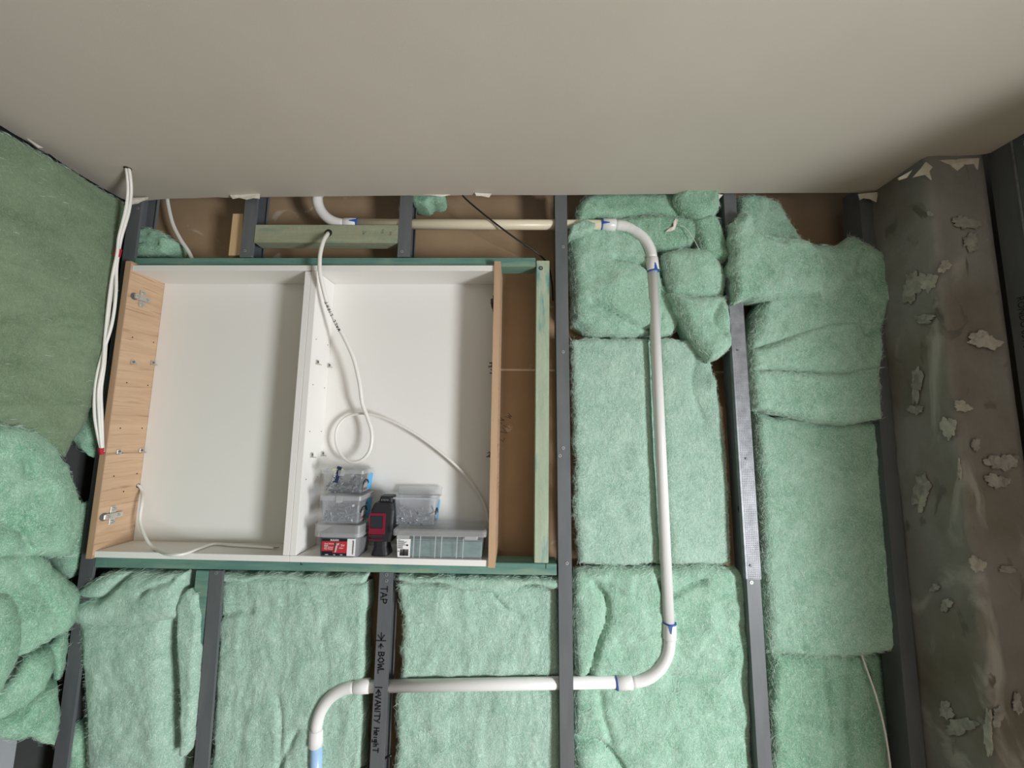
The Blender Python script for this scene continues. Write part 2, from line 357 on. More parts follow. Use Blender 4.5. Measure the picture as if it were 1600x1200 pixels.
bm = B(); box(bm, -1.25, 1.85, -2.75, 0.13, FLOOR-0.05, FLOOR); struct('floor', bm, MT['floor'])
bm = B(); box(bm, -1.25, 1.2, 0.112, 0.14, FLOOR, 0.80); wall_back = struct('wall_back', bm, MT['lining'])
zj = float(at(800, 578, 0.103)[2])
bm = B(); box(bm, -1.2, 1.1, 0.103, 0.111, zj+0.0015, 0.79); o = obj('lining_sheet', bm, MT['lining'], wall_back)
bm = B(); box(bm, -1.2, 1.1, 0.103, 0.111, FLOOR, zj-0.0015); o_low = obj('lining_sheet', bm, MT['lining'], wall_back)
bm = B(); box(bm, -1.2, 1.1, 0.1015, 0.1028, zj-0.003, zj+0.003); obj('joint_strip', bm, MT['joint'], wall_back)
bm = B(); box(bm, -1.22, -1.19, -2.7, 0.112, FLOOR, 0.80); struct('wall_left', bm, MT['hollowshade'])
bm = B(); box(bm, -1.22, 1.85, -2.73, -2.7, FLOOR, 0.80); struct('wall_rear', bm, MT['plaster'])
bm = B()
WY0, WY1, WZ0, WZ1 = -2.00, -1.36, -1.08, -0.16
box(bm, 1.14, 1.2, -0.70, 0.112, FLOOR, 0.80); box(bm, 1.2, 1.83, -0.70, -0.64, FLOOR, 0.80)
box(bm, 1.77, 1.83, -2.7, WY0, FLOOR, 0.80); box(bm, 1.77, 1.83, WY1, -0.70, FLOOR, 0.80)
box(bm, 1.77, 1.83, WY0, WY1, FLOOR, WZ0); box(bm, 1.77, 1.83, WY0, WY1, WZ1, 0.80); struct('wall_right', bm, MT['plaster'])
bm = B()
for a in ((WY0, WY0+.03, WZ0, WZ1), (WY1-.03, WY1, WZ0, WZ1), (WY0, WY1, WZ0, WZ0+.03), (WY0, WY1, WZ1-.03, WZ1)): box(bm, 1.775, 1.81, *a)
struct('window_1', bm, MT['white'])

# ------------------------------------------------------------------ concrete column
col = thing('concrete_column', 'rough bare concrete column with pale plaster smears, in the right corner of the wall', 'column', (1.0, -0.05, FLOOR))
xs, yf, xr = 0.932, -0.142, 1.062
def col_face(kind):
    # shaft: side face from the wall to the arris, then front face to the stud
    prof = [(xs+0.004, 0.10), (xs, 0.05), (xs, 0.0)]+[(xs, -0.02*k) for k in range(1, 7)]+[(xs+0.001, yf+0.008), (xs+0.007, yf)]+[(xs+0.007+0.012*k, yf) for k in range(1, 11)]+[(xr, yf+.01), (xr, 0.0)]
    zs = np.arange(FLOOR, 0.66, 0.012); V = []
    for z in zs:
        for i, (x, y) in enumerate(prof): V.append((x, y, z))
    V = np.array(V); n = fbm(V*9, 5)*0.003+fbm(V*40, 3)*0.0012
    V[:, 0] -= n*0.9; V[:, 1] -= n*0.9
    V[:, 0] += 0.006*np.clip(fbm(np.c_[V[:, 0]*0, V[:, 1]*0, V[:, 2]*16], 3), -1, 1)*(np.abs(V[:, 1]-yf) < 0.009)*(V[:, 0] < xs+0.02)
    P = len(prof); Fs = [(i*P+j, i*P+j+1, (i+1)*P+j+1, (i+1)*P+j) for i in range(len(zs)-1) for j in range(P-1)]
    me = bpy.data.meshes.new('shaft'); me.from_pydata(V.tolist(), [], Fs); return me
link_mesh('shaft', col_face(0), MT['concrete'], col, smooth=True)
def smear(px, py, rx, ry, face, m, seed):
    """lump of plaster residue stuck on the column"""
    rnd = random.Random(seed); c = at(px, py, yf-0.004) if face == 'f' else atx(px, py, xs-0.004)
    e = at(px+rx, py, yf-.004) if face == 'f' else atx(px+rx, py, xs-.004)
    g = at(px, py+ry, yf-.004) if face == 'f' else atx(px, py+ry, xs-.004)
    U = Vector(e-c); W = Vector(g-c); n = Vector((0, -1, 0)) if face == 'f' else Vector((-1, 0, 0)); bm = B()
    ph = rnd.uniform(0, 6); K = 48; rr = [1+0.22*math.sin(2*a+ph)+0.14*math.sin(3*a+ph*2.3)+0.11*math.sin(7*a+ph*3)+0.08*math.sin(13*a+ph*5)+rnd.uniform(-.05, .05) for a in [k*2*math.pi/K for k in range(K)]]
    C = Vector(c); rings = []
    for s, hh in ((1, -0.001), (0.985, 0.0006), (0.55, 0.0009), (0.25, 0.0008)):
        rings.append([bm.verts.new(C+(U*math.cos(k*2*math.pi/K)+W*math.sin(k*2*math.pi/K))*rr[k]*s+n*hh) for k in range(K)])
    for a, b in zip(rings, rings[1:]):
        for k in range(K): bm.faces.new([a[k], a[(k+1) % K], b[(k+1) % K], b[k]])
    bm.faces.new(rings[-1]); obj('plaster_smear', bm, m, col)
for i, (px, py, rx, ry, f_, m_) in enumerate([(1448, 440, 13, 16, 's', 'patchpale'), (1425, 448, 16, 22, 's', 'patch'), (1476, 416, 9, 9, 'f', 'patchpale'), (1444, 498, 17, 6, 's', 'patch'),
        (1538, 532, 24, 13, 'f', 'patchpale'), (1432, 600, 9, 24, 's', 'patch'), (1430, 640, 10, 8, 's', 'patch'), (1504, 635, 13, 8, 'f', 'patchpale'), (1481, 668, 10, 19, 's', 'patchpale'), (1499, 735, 2.5, 16, 's', 'patchpale'),
        (1525, 695, 5, 12, 'f', 'patch'), (1566, 722, 22, 14, 'f', 'patch'), (1558, 752, 16, 12, 'f', 'patch'), (1438, 765, 14, 22, 's', 'patch'), (1440, 785, 6, 14, 's', 'patchpale'), (1527, 882, 11, 13, 'f', 'patchpale'),
        (1575, 890, 16, 5, 'f', 'patch'), (1460, 918, 7, 6, 's', 'patch'), (1478, 945, 9, 9, 's', 'patch'), (1500, 1135, 26, 12, 's', 'patch'), (1478, 1110, 12, 12, 's', 'patch'), (1544, 1145, 8, 30, 's', 'patchpale'),
        (1560, 1120, 9, 14, 'f', 'patch'), (1510, 348, 20, 10, 'f', 'patch'), (1518, 378, 13, 12, 'f', 'patch'), (1453, 334, 5, 3, 's', 'patchpale'), (1590, 1100, 8, 14, 'f', 'patch')]):
    smear(px, py, rx, ry, f_, MT[m_], i*7+3)

# ------------------------------------------------------------------ steel studs
STUD_D = 0.051
def c_stud(name, label, x0, x1, z0, z1, lean=0.0, web='left', group=None, screws=(), holes=(), y0=0.0):
    zm = 0
    o = thing(name, label, 'stud', ((x0+x1)/2, y0+STUD_D/2, z0), group)
    t = 0.0016
    def bx(bm, a, b, c, d, e0=z0, e1=z1):
        hexa(bm, [(a+lean*e0, c, e0), (b+lean*e0, c, e0), (b+lean*e0, d, e0), (a+lean*e0, d, e0), (a+lean*e1, c, e1), (b+lean*e1, c, e1), (b+lean*e1, d, e1), (a+lean*e1, d, e1)])
    bm = B(); bx(bm, x0, x1, y0, y0+t); obj('front_flange', bm, MT['stud'], o)
    bm = B(); bx(bm, x0, x1, y0+STUD_D-t, y0+STUD_D); obj('rear_flange', bm, MT['stud'], o)
    wx = (x0, x0+t) if web == 'left' else (x1-t, x1)
    bm = B(); bx(bm, wx[0], wx[1], y0+t, y0+STUD_D-t); wb = obj('web', bm, MT['stud'], o)
    lx = (x1-t, x1) if web == 'left' else (x0, x0+t)
    bm = B(); bx(bm, lx[0], lx[1], y0+t, y0+0.007); bx(bm, lx[0], lx[1], y0+STUD_D-0.007, y0+STUD_D-t); obj('lip', bm, MT['stud'], o)
    for (px, py) in screws:
        c = at(px, py, y0); bm = B(); disc(bm, c, (0, -1, 0), 0.0042, 0.0012, 10); s = obj('screw', bm, MT['screw'], o)
        bm = B(); disc(bm, c+np.array([0, -0.0012, 0]), (0, -1, 0), 0.0015, 0.0003, 6); obj('recess', bm, MT['dark'], s)
    for (px, py) in holes:
        c = atx(px, py, wx[0]-0.0003 if web == 'left' else wx[1]+.0003); bm = B()
        disc(bm, c, (-1 if web == 'left' else 1, 0, 0), 0.009, 0.0006, 14)
        obj('service_hole', bm, MT['dark'], wb)
    return o
TOP = 0.66
c_stud('steel_stud', 'dark steel stud in the left corner, running down behind the oak cabinet side', -1.095, -1.061, FLOOR, TOP, 0.0, 'left', screws=[(140, 905), (215, 325)])
c_stud('steel_stud', 'short dark steel stud above the cabinet, touching the raw pine offcut', -0.7685, -0.735, 0.456, TOP, 0.0, screws=[(383, 392)])
c_stud('steel_stud', 'short dark steel stud above the cabinet, at the right end of the drilled noggin', -0.337, -0.3035, 0.459, TOP, 0.0, screws=[(628, 393)])
s1 = c_stud('steel_stud', 'dark steel stud under the cabinet, with the teal timber packer on its left side', -0.7724, -0.739, FLOOR, -0.356, -0.02, screws=[(338, 895)])
s2 = c_stud('steel_stud', 'dark steel stud under the cabinet with black handwriting TAP, BOWL and VANITY HEIGHT', -0.341, -0.3085, FLOOR, -0.352, 0.0, screws=[(604, 898), (604, 907)])
c_stud('steel_stud', 'tall dark steel stud from ceiling down the middle, right of the pale green timber upright', 0.0932, 0.1258, FLOOR, TOP, -0.0102, screws=[(880, 386), (880, 550), (880, 700), (875, 712), (886, 880)])
c_stud('steel_stud', 'tall dark steel stud sleeved by the bright galvanised channel', 0.5455, 0.578, FLOOR, TOP, -0.0073, holes=[(1156, 796)], screws=[(1174, 910)])
c_stud('steel_stud', 'tall dark steel stud beside the concrete column, at the right end of the wall', 0.896, 0.930, FLOOR, TOP, 0.004)
# stud of the right wall: its printed flange faces the room
o = thing('steel_stud', 'dark steel stud on the right wall with printed black lettering, past the concrete column', 'stud', (1.08, -0.18, FLOOR))
xa = float(at(1558, 400, -0.146)[0]); bm = B()
xw = 1.066
box(bm, xw, xw+.0016, -0.190, -0.146, FLOOR, TOP); fl = obj('front_flange', bm, MT['stud'], o)
bm = B(); box(bm, xw+.0016, xw+0.05, -0.1915, -0.190, FLOOR, TOP); obj('web', bm, MT['stud'], o)
bm = B(); box(bm, xw-0.0025, xw, -0.192, -0.1895, FLOOR, TOP); obj('lip', bm, MT['galv'], o)
p = atx(1576, 468, xw-0.0005)
text_mesh('stud_lettering', 'RONDO 051 STUD 0.50-1.15', 0.018, (xw-0.0004, -0.162, float(p[2])), (0, 0, -1), (0, -1, 0), (-1, 0, 0), MT['print'], o)

# hand writing on the middle stud
def writing(parent, txt, px, py, h, wd=0.0026, sp=0.92):
    c = at(px, py, -0.0002); bm = B()
    strokes(bm, txt, c, (0, 0, -1), (1, 0, 0), (0, -1, 0), h, wd, sp); obj('handwriting', bm, MT['ink'], parent)
writing(s2, 'TAP', 596, 916, 0.0150, sp=0.98)
writing(s2, '>|', 591, 989, 0.0165)
writing(s2, '<', 592, 1006, 0.0110)
writing(s2, 'BOWL', 592, 1019, 0.0135, sp=0.93)
writing(s2, '|<VANITY', 588, 1073, 0.0122, 0.0026, 0.92)
writing(s2, 'HeighT', 585, 1137, 0.0115, 0.0024, 0.82)

# galvanised channel sleeved over the fourth stud
g = thing('galvanised_channel', 'bright dimpled galvanised steel channel clipped over the tall stud right of the white pipe', 'channel', (0.557, 0.0, -0.38))
gx = lambda z: 0.5440-0.0090*z
z0g, z1g = float(at(1175, 905, -.002)[2]), float(at(1152, 425, -.002)[2])
bm = B()
def slab(bm, xa, xb, ya, yb, z0, z1):
    hexa(bm, [(gx(z0)+xa, ya, z0), (gx(z0)+xb, ya, z0), (gx(z0)+xb, yb, z0), (gx(z0)+xa, yb, z0), (gx(z1)+xa, ya, z1), (gx(z1)+xb, ya, z1), (gx(z1)+xb, yb, z1), (gx(z1)+xa, yb, z1)])
slab(bm, 0, 0.0340, -0.0022, -0.0006, z0g, z1g); face_g = obj('face', bm, MT['galv'], g)
bm = B()
for k in range(int((z1g-z0g)/0.0042)):
    for j in range(7):
        z = z0g+0.002+k*0.0042; x = gx(z)+0.0035+j*0.0043; v = [bm.verts.new(q) for q in ((x, -.0023, z-.0011), (x+.0022, -.0023, z-.0011), (x+.0022, -.0023, z+.0011), (x, -.0023, z+.0011), (x+.0011, -.0029, z))]
        for a in range(4): bm.faces.new([v[a], v[(a+1) % 4], v[4]])
obj('dimples', bm, MT['galv'], g, kind='stuff')
bm = B(); slab(bm, -0.0014, 0, -0.0022, 0.010, z0g, z1g); slab(bm, 0.0335, 0.0348, -0.0022, 0.010, z0g, z1g); obj('return_edge', bm, MT['galv'], g)
for q in ((1153, 547), (1166, 717), (1173, 884)):
    c = at(*q, -.003); bm = B(); disc(bm, c, (0, -1, 0), 0.003, 0.0012, 10); s = obj('screw', bm, MT['stud'], g)

# ------------------------------------------------------------------ timber
def timber(name, label, x0, x1, y0, y1, z0, z1, m, dz=0.0, bev=0.0012):
    bm = B(); box(bm, x0, x1, y0, y1, z0, z1, bev)
    for v in bm.verts: v.co.z += dz*(v.co.x-x0)/(max(1e-6, x1-x0))
    o = obj(name, bm, m); return tag(o, label, 'timber')
timber('timber_rail', 'long dark green treated timber rail along the top of the cabinet', -1.059, 0.0355, 0.0, 0.048, 0.4275, 0.4525, MT['tgreen'], 0.006)
tb = timber('timber_rail', 'long teal treated timber rail carrying the bottom of the cabinet', -1.059, 0.0925, 0.0, 0.054, -0.3555, -0.3285, MT['tgreen'], 0.006)
up_ = timber('timber_upright', 'pale green treated timber upright right of the cabinet, knot hole near its top', 0.0375, 0.0725, 0.0, 0.046, -0.3215, 0.4505, MT['tpale'])
bm = B(); c = at(845, 419, -0.0004); disc(bm, c, (0, -1, 0), 0.0055, 0.0006, 14); kn = obj('knot', bm, MT['ink'], up_)
bm = B(); disc(bm, c+np.array([0, -.0006, 0]), (0, -1, 0), 0.0032, 0.0004, 12); obj('knot_centre', bm, MT['tgreen'], kn)
ng = timber('noggin', 'drilled grey-green timber noggin spanning two short studs above the cabinet', -0.734, -0.338, 0.0, 0.036, 0.4985, 0.550, MT['tnog'])
hc = at(513, 364, -0.0002); bm = B(); disc(bm, hc, (0, -1, 0), 0.0105, 0.0006, 18); obj('drilled_hole', bm, MT['dark'], ng)
for cx, cy, s in ((566, 366, 1), (595, 364, 1.1), (608, 367, .9)):
    c = Vector(at(cx, cy, -0.0005)); bm = B()
    strokes(bm, 'V' if s == 1 else 'S', c, (1, 0, -0.2), (0.3, 0, 1), (0, -1, 0), 0.010*s, 0.001); obj('grain_mark', bm, MT['tgreen'], ng)
bm = B(); c = at(470, 882, -0.0004); strokes(bm, 'L', c, (1, 0, 0), (0, 0, 1), (0, -1, 0), 0.007, 0.0012); obj('pencil_mark', bm, MT['ink'], tb); bm = B(); strokes(bm, 'I', at(852, 888, -.0004), (1, 0, 0), (0, 0, 1), (0, -1, 0), 0.012, 0.0010); obj('pencil_mark', bm, MT['ink'], tb)
timber('timber_packer', 'teal timber packer under the cabinet, against the left side of a stud', -0.800, -0.767, 0.0, 0.045, -0.545, -0.357, MT['tgreen'])
bm = B(); a = [at(q[0], q[1], 0.02) for q in ((364, 334), (380, 334), (376, 399), (357, 399))]
prism(bm, [Vector(v) for v in a], (0, 0.02, 0)); tag(obj('timber_offcut', bm, MT['pine']), 'raw pale pine offcut standing above the cabinet, left of a short stud', 'timber')

# ------------------------------------------------------------------ mirror cabinet
YF, YB = -0.018, 0.078
cab = thing('mirror_cabinet', 'doorless white recessed wall cabinet with oak sides, two open bays', 'cabinet', (-0.557, 0.03, -0.3275))
bm = B(); box(bm, -1.0585, -1.0435, YF-0.004, YB+0.012, -0.3275, 0.4335, 0.0008); lp = obj('side_panel', bm, MT['oak'], cab); lp['label'] = 'oak side panel with hinge plates'
bm = B(); box(bm, -1.0587, -1.0433, YF-0.005, YF-0.0038, -0.3275, 0.4335); obj('edge_band', bm, MT['oakedge'], lp)
bm = B(); box(bm, -0.0728, -0.0565, YF-0.004, YB+0.012, -0.3275, 0.4375, 0.0008); rp = obj('side_panel', bm, MT['oak'], cab)
bm = B(); box(bm, -0.073, -0.0563, YF-0.005, YF-0.0038, -0.3275, 0.4375); obj('edge_band', bm, MT['oakedge'], rp)
def cpanel(name, *a, dz=0.0):
    bm = B(); box(bm, *a, 0.0006)
    for v in bm.verts: v.co.z += dz*(v.co.x+1.04)
    return obj(name, bm, MT['white'], cab)
XM = -0.558
for i, (a, b) in enumerate(((-1.0432, XM-0.0004), (XM+0.0004, -0.0731))):
    cpanel('top_panel', a, b, YF, YB, 0.4092, 0.4240, dz=0.0045); cpanel('bottom_panel', a, b, YF, YB, -0.3255, -0.3110, dz=-0.001)
    cpanel('back_panel', a, b, YB, YB+0.003, -0.325, 0.422)
cpanel('divider_panel', XM-0.0163, XM-0.0004, YF-.0004, YB, -0.3108, 0.4090); dv = cpanel('divider_panel', XM+0.0004, XM+0.0163, YF-.0004, YB, -0.3108, 0.4105)
# hinge plates on the left oak side (cross shaped, with the hinge arm clipped on)
XL = -1.0434
def hinge(px, py, parent, x=XL, s=1):
    c = Vector(atx(px, py, x)); bm = B(); t = 0.0025*s
    box(bm, min(c.x, c.x+t), max(c.x, c.x+t), c.y-0.007, c.y+0.007, c.z-0.023, c.z+0.023, 0.0006); h = obj('hinge', bm, MT['zinc'], parent)
    bm = B(); a, b = c.x+t, c.x+t+0.006*s
    box(bm, min(a, b), max(a, b), c.y-0.026, c.y+0.021, c.z-0.0065, c.z+0.0065, 0.0015); obj('hinge_arm', bm, MT['zinc'], h)
    bm = B()
    for dz in (-0.016, 0.016): disc(bm, (c.x+t, c.y+0.002, c.z+dz), (s, 0, 0), 0.0045, 0.0015, 10)
    for dy in (-0.016, 0.009): disc(bm, (b, c.y+dy, c.z), (s, 0, 0), 0.0036, 0.0015, 10)
    obj('hinge_screws', bm, MT['screw'], h)
    bm = B(); disc(bm, (c.x+t*.2, c.y-0.021, c.z), (s, 0, 0), 0.0095, 0.002, 16); obj('hinge_cup', bm, MT['stud'], h)
def clip(px, py, parent, x, s=1, m='zinc'):
    c = Vector(atx(px, py, x)); bm = B()
    box(bm, min(c.x, c.x+.0035*s), max(c.x, c.x+.0035*s), c.y-0.006, c.y+0.006, c.z-0.006, c.z+0.006, 0.0008)
    box(bm, min(c.x, c.x+.011*s), max(c.x, c.x+.011*s), c.y-0.006, c.y+0.006, c.z-0.0068, c.z-0.0048)
    o = obj('shelf_clip', bm, MT[m], parent)
    bm = B(); disc(bm, (c.x+.0035*s, c.y, c.z+.001), (s, 0, 0), 0.003, 0.0012, 10); obj('clip_screw', bm, MT['stud'], o)
hinge(221, 467, lp); hinge(175, 805, lp)
for q in ((207, 566), (238, 567), (185, 706), (220, 704)): clip(*q, lp, XL)
XD = XM+0.0163
for q in ((495, 566), (513, 571), (486, 711), (503, 709)): clip(*q, dv, XD)
def rsite(py, yy):
    v = ray(768, py); return yy
def clip_r(z, y):
    bm = B(); x = -0.0728
    box(bm, x-.004, x, y-.006, y+.006, z-.006, z+.006); box(bm, x-.012, x, y-.006, y+.006, z-.0068, z-.0045); box(bm, x-.010, x, y-.006, y+.006, z+.003, z+.0045)
    obj('shelf_clip', bm, MT['stud'], rp)
clip_r(0.168, 0.0); clip_r(0.158, 0.05); clip_r(-0.062, 0.0); clip_r(-0.062, 0.05)
bm = B(); box(bm, -0.081, -0.0728, -0.02, 0.03, 0.325, 0.338, 0.001); box(bm, -0.0765, -0.0728, -0.004, 0.010, 0.31, 0.353, 0.001); obj('hinge', bm, MT['black'], rp)
bm = B()
for q in ((207, 527), (240, 535), (198, 598), (231, 602), (188, 669), (222, 669), (178, 744), (214, 740), (193, 768)): disc(bm, atx(*q, XL), (1, 0, 0), 0.0018, 0.0003, 8)
obj('peg_holes', bm, MT['dark'], lp, kind='stuff')
bm = B()
for q in ((494, 530), (512, 539), (489, 601), (507, 606), (484, 674), (502, 674), (478, 749), (496, 745)): disc(bm, atx(*q, XD), (1, 0, 0), 0.0016, 0.0003, 8)
obj('peg_holes', bm, MT['dark'], dv, kind='stuff')
bm = B(); disc(bm, atx(216, 759, XL), (1, 0, 0), 0.006, 0.0004, 12); obj('cable_hole', bm, MT['dark'], lp)

# ------------------------------------------------------------------ white waste pipe
YP = 0.020
pipe = thing('waste_pipe', 'white plastic plumbing pipe snaking from ceiling through the studs to below the cabinet', 'pipe', (0.1, YP, 0.5))
RP = 0.0136; RS = 0.0162
def fillet(a, b, c, r, n=16):
    a, b, c = Vector(a), Vector(b), Vector(c); u = (a-b).normalized(); v = (c-b).normalized(); ang = u.angle(v); d = r/math.tan(ang/2)
    p0 = b+u*d; p1 = b+v*d; cen = b+(u+v).normalized()*(r/math.sin(ang/2)); out = []
    for k in range(n+1):
        t = k/n; q0 = (p0-cen); q1 = (p1-cen); th = q0.angle(q1); w = (q0*math.sin((1-t)*th)+q1*math.sin(t*th))/math.sin(th); out.append(cen+w)
    return out
K = [at(*p, YP) for p in [(494, 250), (492, 349), (1016, 352), (1049, 1064), (496, 1074), (493, 1290)]]
K = [Vector(k) for k in K]
K[0].x = K[1].x+0.002; K[1].z = K[2].z+0.002
ctl = {1: 0.085, 2: 0.098, 3: 0.098, 4: 0.092}
arcs = {i: fillet(K[i-1], K[i], K[i+1], r) for i, r in ctl.items()}
def sect(a, b, m, r=RP, name='pipe_section'):
    bm = B(); tube(bm, [a, b], r, 20); return obj(name, bm, m, pipe, smooth=True)
def lerp(a, b, d): return a+(b-a).normalized()*d
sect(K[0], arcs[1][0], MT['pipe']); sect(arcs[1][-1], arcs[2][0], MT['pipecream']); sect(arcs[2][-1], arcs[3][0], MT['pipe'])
sect(arcs[3][-1], arcs[4][0], MT['pipe']); 
for i, arc in arcs.items():
    bm = B(); tube(bm, arc, RP*1.03, 20); bd = obj('bend', bm, MT['pipe'], pipe, smooth=True)
    d0 = (arc[0]-arc[1]).normalized(); d1 = (arc[-1]-arc[-2]).normalized()
    for e, d in ((arc[0], d0), (arc[-1], d1)):
        bm = B(); tube(bm, [e-d*0.002, e, e+d*0.034, e+d*0.036], [RP*1.03, RS, RS, RP], 20); obj('socket', bm, MT['pipe'], bd, smooth=True)
    if i in (1, 2, 3):
        for e, d in ((arc[0], d0), (arc[-1], d1)):
            if i == 1 and e is arc[0]: continue
            bm = B(); q = e+d*0.0355; tube(bm, [q-d*0.0012, q+d*0.0018], RS*1.01, 20)
            # a run of primer down the front
            sd = Vector((0, -1, 0)); run = d.cross(sd).normalized()
            if not (i == 3 and e is arc[-1]):
                base = q+sd*RS*1.005; prism(bm, [base-run*0.007, base+run*0.004, base+run*.001-d*0.0015, base-run*0.001-d*0.018, base-run*0.003-d*0.018], sd*0.0008)
            obj('primer_mark', bm, MT['primer'], bd)
e = arcs[4][-1]; dn = (K[5]-K[4]).normalized()
sect(e+dn*0.02, K[5], MT['bluepipe'])

# ------------------------------------------------------------------ cables
def cable(path, r, m, name, parent=None, flat=1.0, n=10):
    bm = B(); tube(bm, spline(path, n), r, 10, flat=flat); return obj(name, bm, m, parent, smooth=True)
def P3(l): return [at(a, b, y) for a, b, y in l]
bund = thing('cable_bundle', 'pair of white cables hanging from the ceiling hole at left, bound with red tape', 'cable', tuple(atz(199, 258, cz)))
ca = P3([(196, 252, -0.122), (199, 275, -0.118), (200, 300, -0.105), (196, 330, -0.09), (186, 370, -0.075), (183, 396, -0.07), (175, 435, -0.065), (169, 480, -0.06), (164, 530, -0.055), (161, 570, -0.055), (154, 610, -0.05), (155, 650, -0.045), (158, 690, -0.035), (161, 706, -0.028)])
cb = P3([(200, 254, -0.122), (204, 278, -0.116), (205, 302, -0.103), (201, 332, -0.085), (190, 370, -0.07), (185, 396, -0.066), (182, 420, -0.062), (181, 460, -0.06), (175, 505, -0.055), (163, 545, -0.052), (153, 580, -0.05), (148, 615, -0.048), (148, 650, -0.045), (153, 680, -0.038), (159, 706, -0.028)])
cc = P3([(198, 252, -0.116), (203, 278, -0.11), (203, 302, -0.098), (198, 332, -0.08), (188, 370, -0.066), (184, 396, -0.062), (177, 435, -0.058), (171, 480, -0.054), (166, 530, -0.05), (163, 570, -0.05), (158, 610, -0.046), (159, 650, -0.04), (160, 690, -0.032), (161, 706, -0.026)])
for c_ in (ca, cb, cc): cable(c_, 0.0034, MT['cable'], 'cable', bund)
bm = B(); tube(bm, [at(185.5, 389, -0.066), at(182.5, 401, -0.065)], 0.0068, 14); obj('red_tape', bm, MT['redtape'], bund)
bm = B(); tube(bm, [at(157.5, 700, -0.033), at(159.5, 709, -0.027)], 0.0058, 14); obj('red_tape', bm, MT['redtape'], bund)

wl = thing('light_cable', 'white wall light cable from noggin hole, looping over the screw boxes in the right bay', 'cable', tuple(hc))
path = P3([(513, 364, 0.01), (511, 367, -0.012), (505, 378, -0.030), (500, 400, -0.042), (500, 425, -0.045), (505, 450, -0.035), (512, 475, -0.020), (524, 502, -0.004), (540, 532, 0.008), (553, 562, 0.016), (562, 600, 0.022), (566, 630, 0.027), (574, 652, 0.030),
           (581, 677, 0.032), (578, 703, 0.034), (566, 718, 0.036), (549, 722, 0.038), (535, 713, 0.042), (526, 695, 0.048), (525, 676, 0.054), (532, 660, 0.058), (545, 650, 0.058), (565, 646, 0.050), (590, 650, 0.045), (620, 662, 0.045), (655, 682, 0.05), (690, 708, 0.055), (720, 735, 0.06), (742, 762, 0.062), (756, 786, 0.062), (763, 812, 0.06), (764, 828, 0.06)])
sp_ = spline(path, 8); bm = B(); NN = len(sp_)
tube(bm, sp_, [0.0052 if i < NN*.35 else max(0.0036, 0.0052-(i-NN*.35)*0.00003) for i in range(NN)], 10); obj('sheath', bm, MT['cable'], wl, smooth=True)
wtxt = 'WALL LIGHT'
# letters follow the cable, reading upwards
dl = [float(np.linalg.norm(np.array(q)-at(534, 503, -0.0))) for q in sp_]
i0 = min(range(NN), key=lambda k: np.linalg.norm(np.array(sp_[k])-at(531, 515, 0.002)))
run = [Vector(sp_[k]) for k in range(i0, 0, -1)]
def along(dist):
    for a, b in zip(run, run[1:]):
        L = (b-a).length
        if dist <= L: return a.lerp(b, dist/L), (b-a).normalized()
        dist -= L
    return run[-1], (run[-1]-run[-2]).normalized()
bm = B(); pos = 0.0
for ch in wtxt:
    a, d = along(pos); nrm = Vector(CAM)-a; nrm = (nrm-d*nrm.dot(d)).normalized(); upv = nrm.cross(d)
    strokes(bm, ch, a-upv*0.0012+nrm*0.0054, d, upv, nrm, 0.0066, 0.0013, jitter=0.0); pos += 0.0088 if ch != 'I' else 0.005
obj('handwriting', bm, MT['ink'], wl)

hcl = atx(216, 759, XL)
o = thing('spur_cable', 'white cable out of the oak side, lying along the floor of the left bay', 'cable', tuple(hcl))
zf = -0.311+0.0036
pp = [hcl+np.array([-0.012, 0, 0.002]), hcl+np.array([0.004, 0, 0]), atx(222, 768, XL+0.018), at(222, 785, 0.045), at(219, 815, 0.035), at(229, 843, 0.012)]
for q in ((243, 858), (262, 866), (285, 866), (312, 857), (335, 850), (365, 852), (400, 854), (428, 856)): pp.append(atz(*q, zf))
pp = [np.array([v[0], min(v[1], YB-0.006), v[2]]) for v in pp]
cable(pp, 0.0035, MT['cable'], 'sheath', o)
e = pp[-1]; bm = B()
for dy in (-.002, .002): tube(bm, [e, e+np.array([0.012, dy, 0.001])], 0.0011, 6)
obj('bare_cores', bm, MT['greyprint'], o)
o = tag(cable(P3([(260, 300, 0.06), (263, 322, 0.06), (270, 350, 0.055), (282, 374, 0.05), (294, 392, 0.045), (302, 408, 0.04)]), 0.0052, MT['cable'], 'flex_cable', flat=.6), 'short white flat cable in the top cavity, dropping behind the green rail at left', 'cable')
o = tag(cable(P3([(718, 296, 0.0), (727, 310, 0.0), (765, 342, -0.004), (805, 372, 0.008), (835, 392, 0.03), (855, 412, 0.06), (862, 440, 0.07), (864, 470, 0.075)]), [0.0024]*71, MT['black'], 'black_wire'), 'thin black wire running diagonally in front of the pipe above the cabinet', 'wire')
o = tag(cable(P3([(1344, 1018, 0.035), (1352, 1040, 0.02), (1368, 1085, 0.012), (1380, 1130, 0.010), (1388, 1175, 0.010), (1394, 1230, 0.012), (1396, 1280, 0.012)]), 0.0021, MT['cable'], 'thin_cord'), 'thin white cord hanging in front of the lowest batt by the concrete column', 'cord')
o = tag(cable(P3([(612, 1180, 0.03), (575, 1196, 0.025), (548, 1212, 0.02), (520, 1235, 0.02)]), 0.0028, MT['black'], 'black_cable'), 'black cable at the bottom of the photo, crossing behind the lettered stud', 'cable')
o = tag(cable(P3([(1062, 352, -0.002), (1072, 357, -0.003), (1084, 374, -0.003), (1094, 392, -0.002), (1106, 406, 0.0)]), 0.0008, MT['cable'], 'twine'), 'short pale strand of twine lying over crumpled wool near the pipe bend', 'twine')

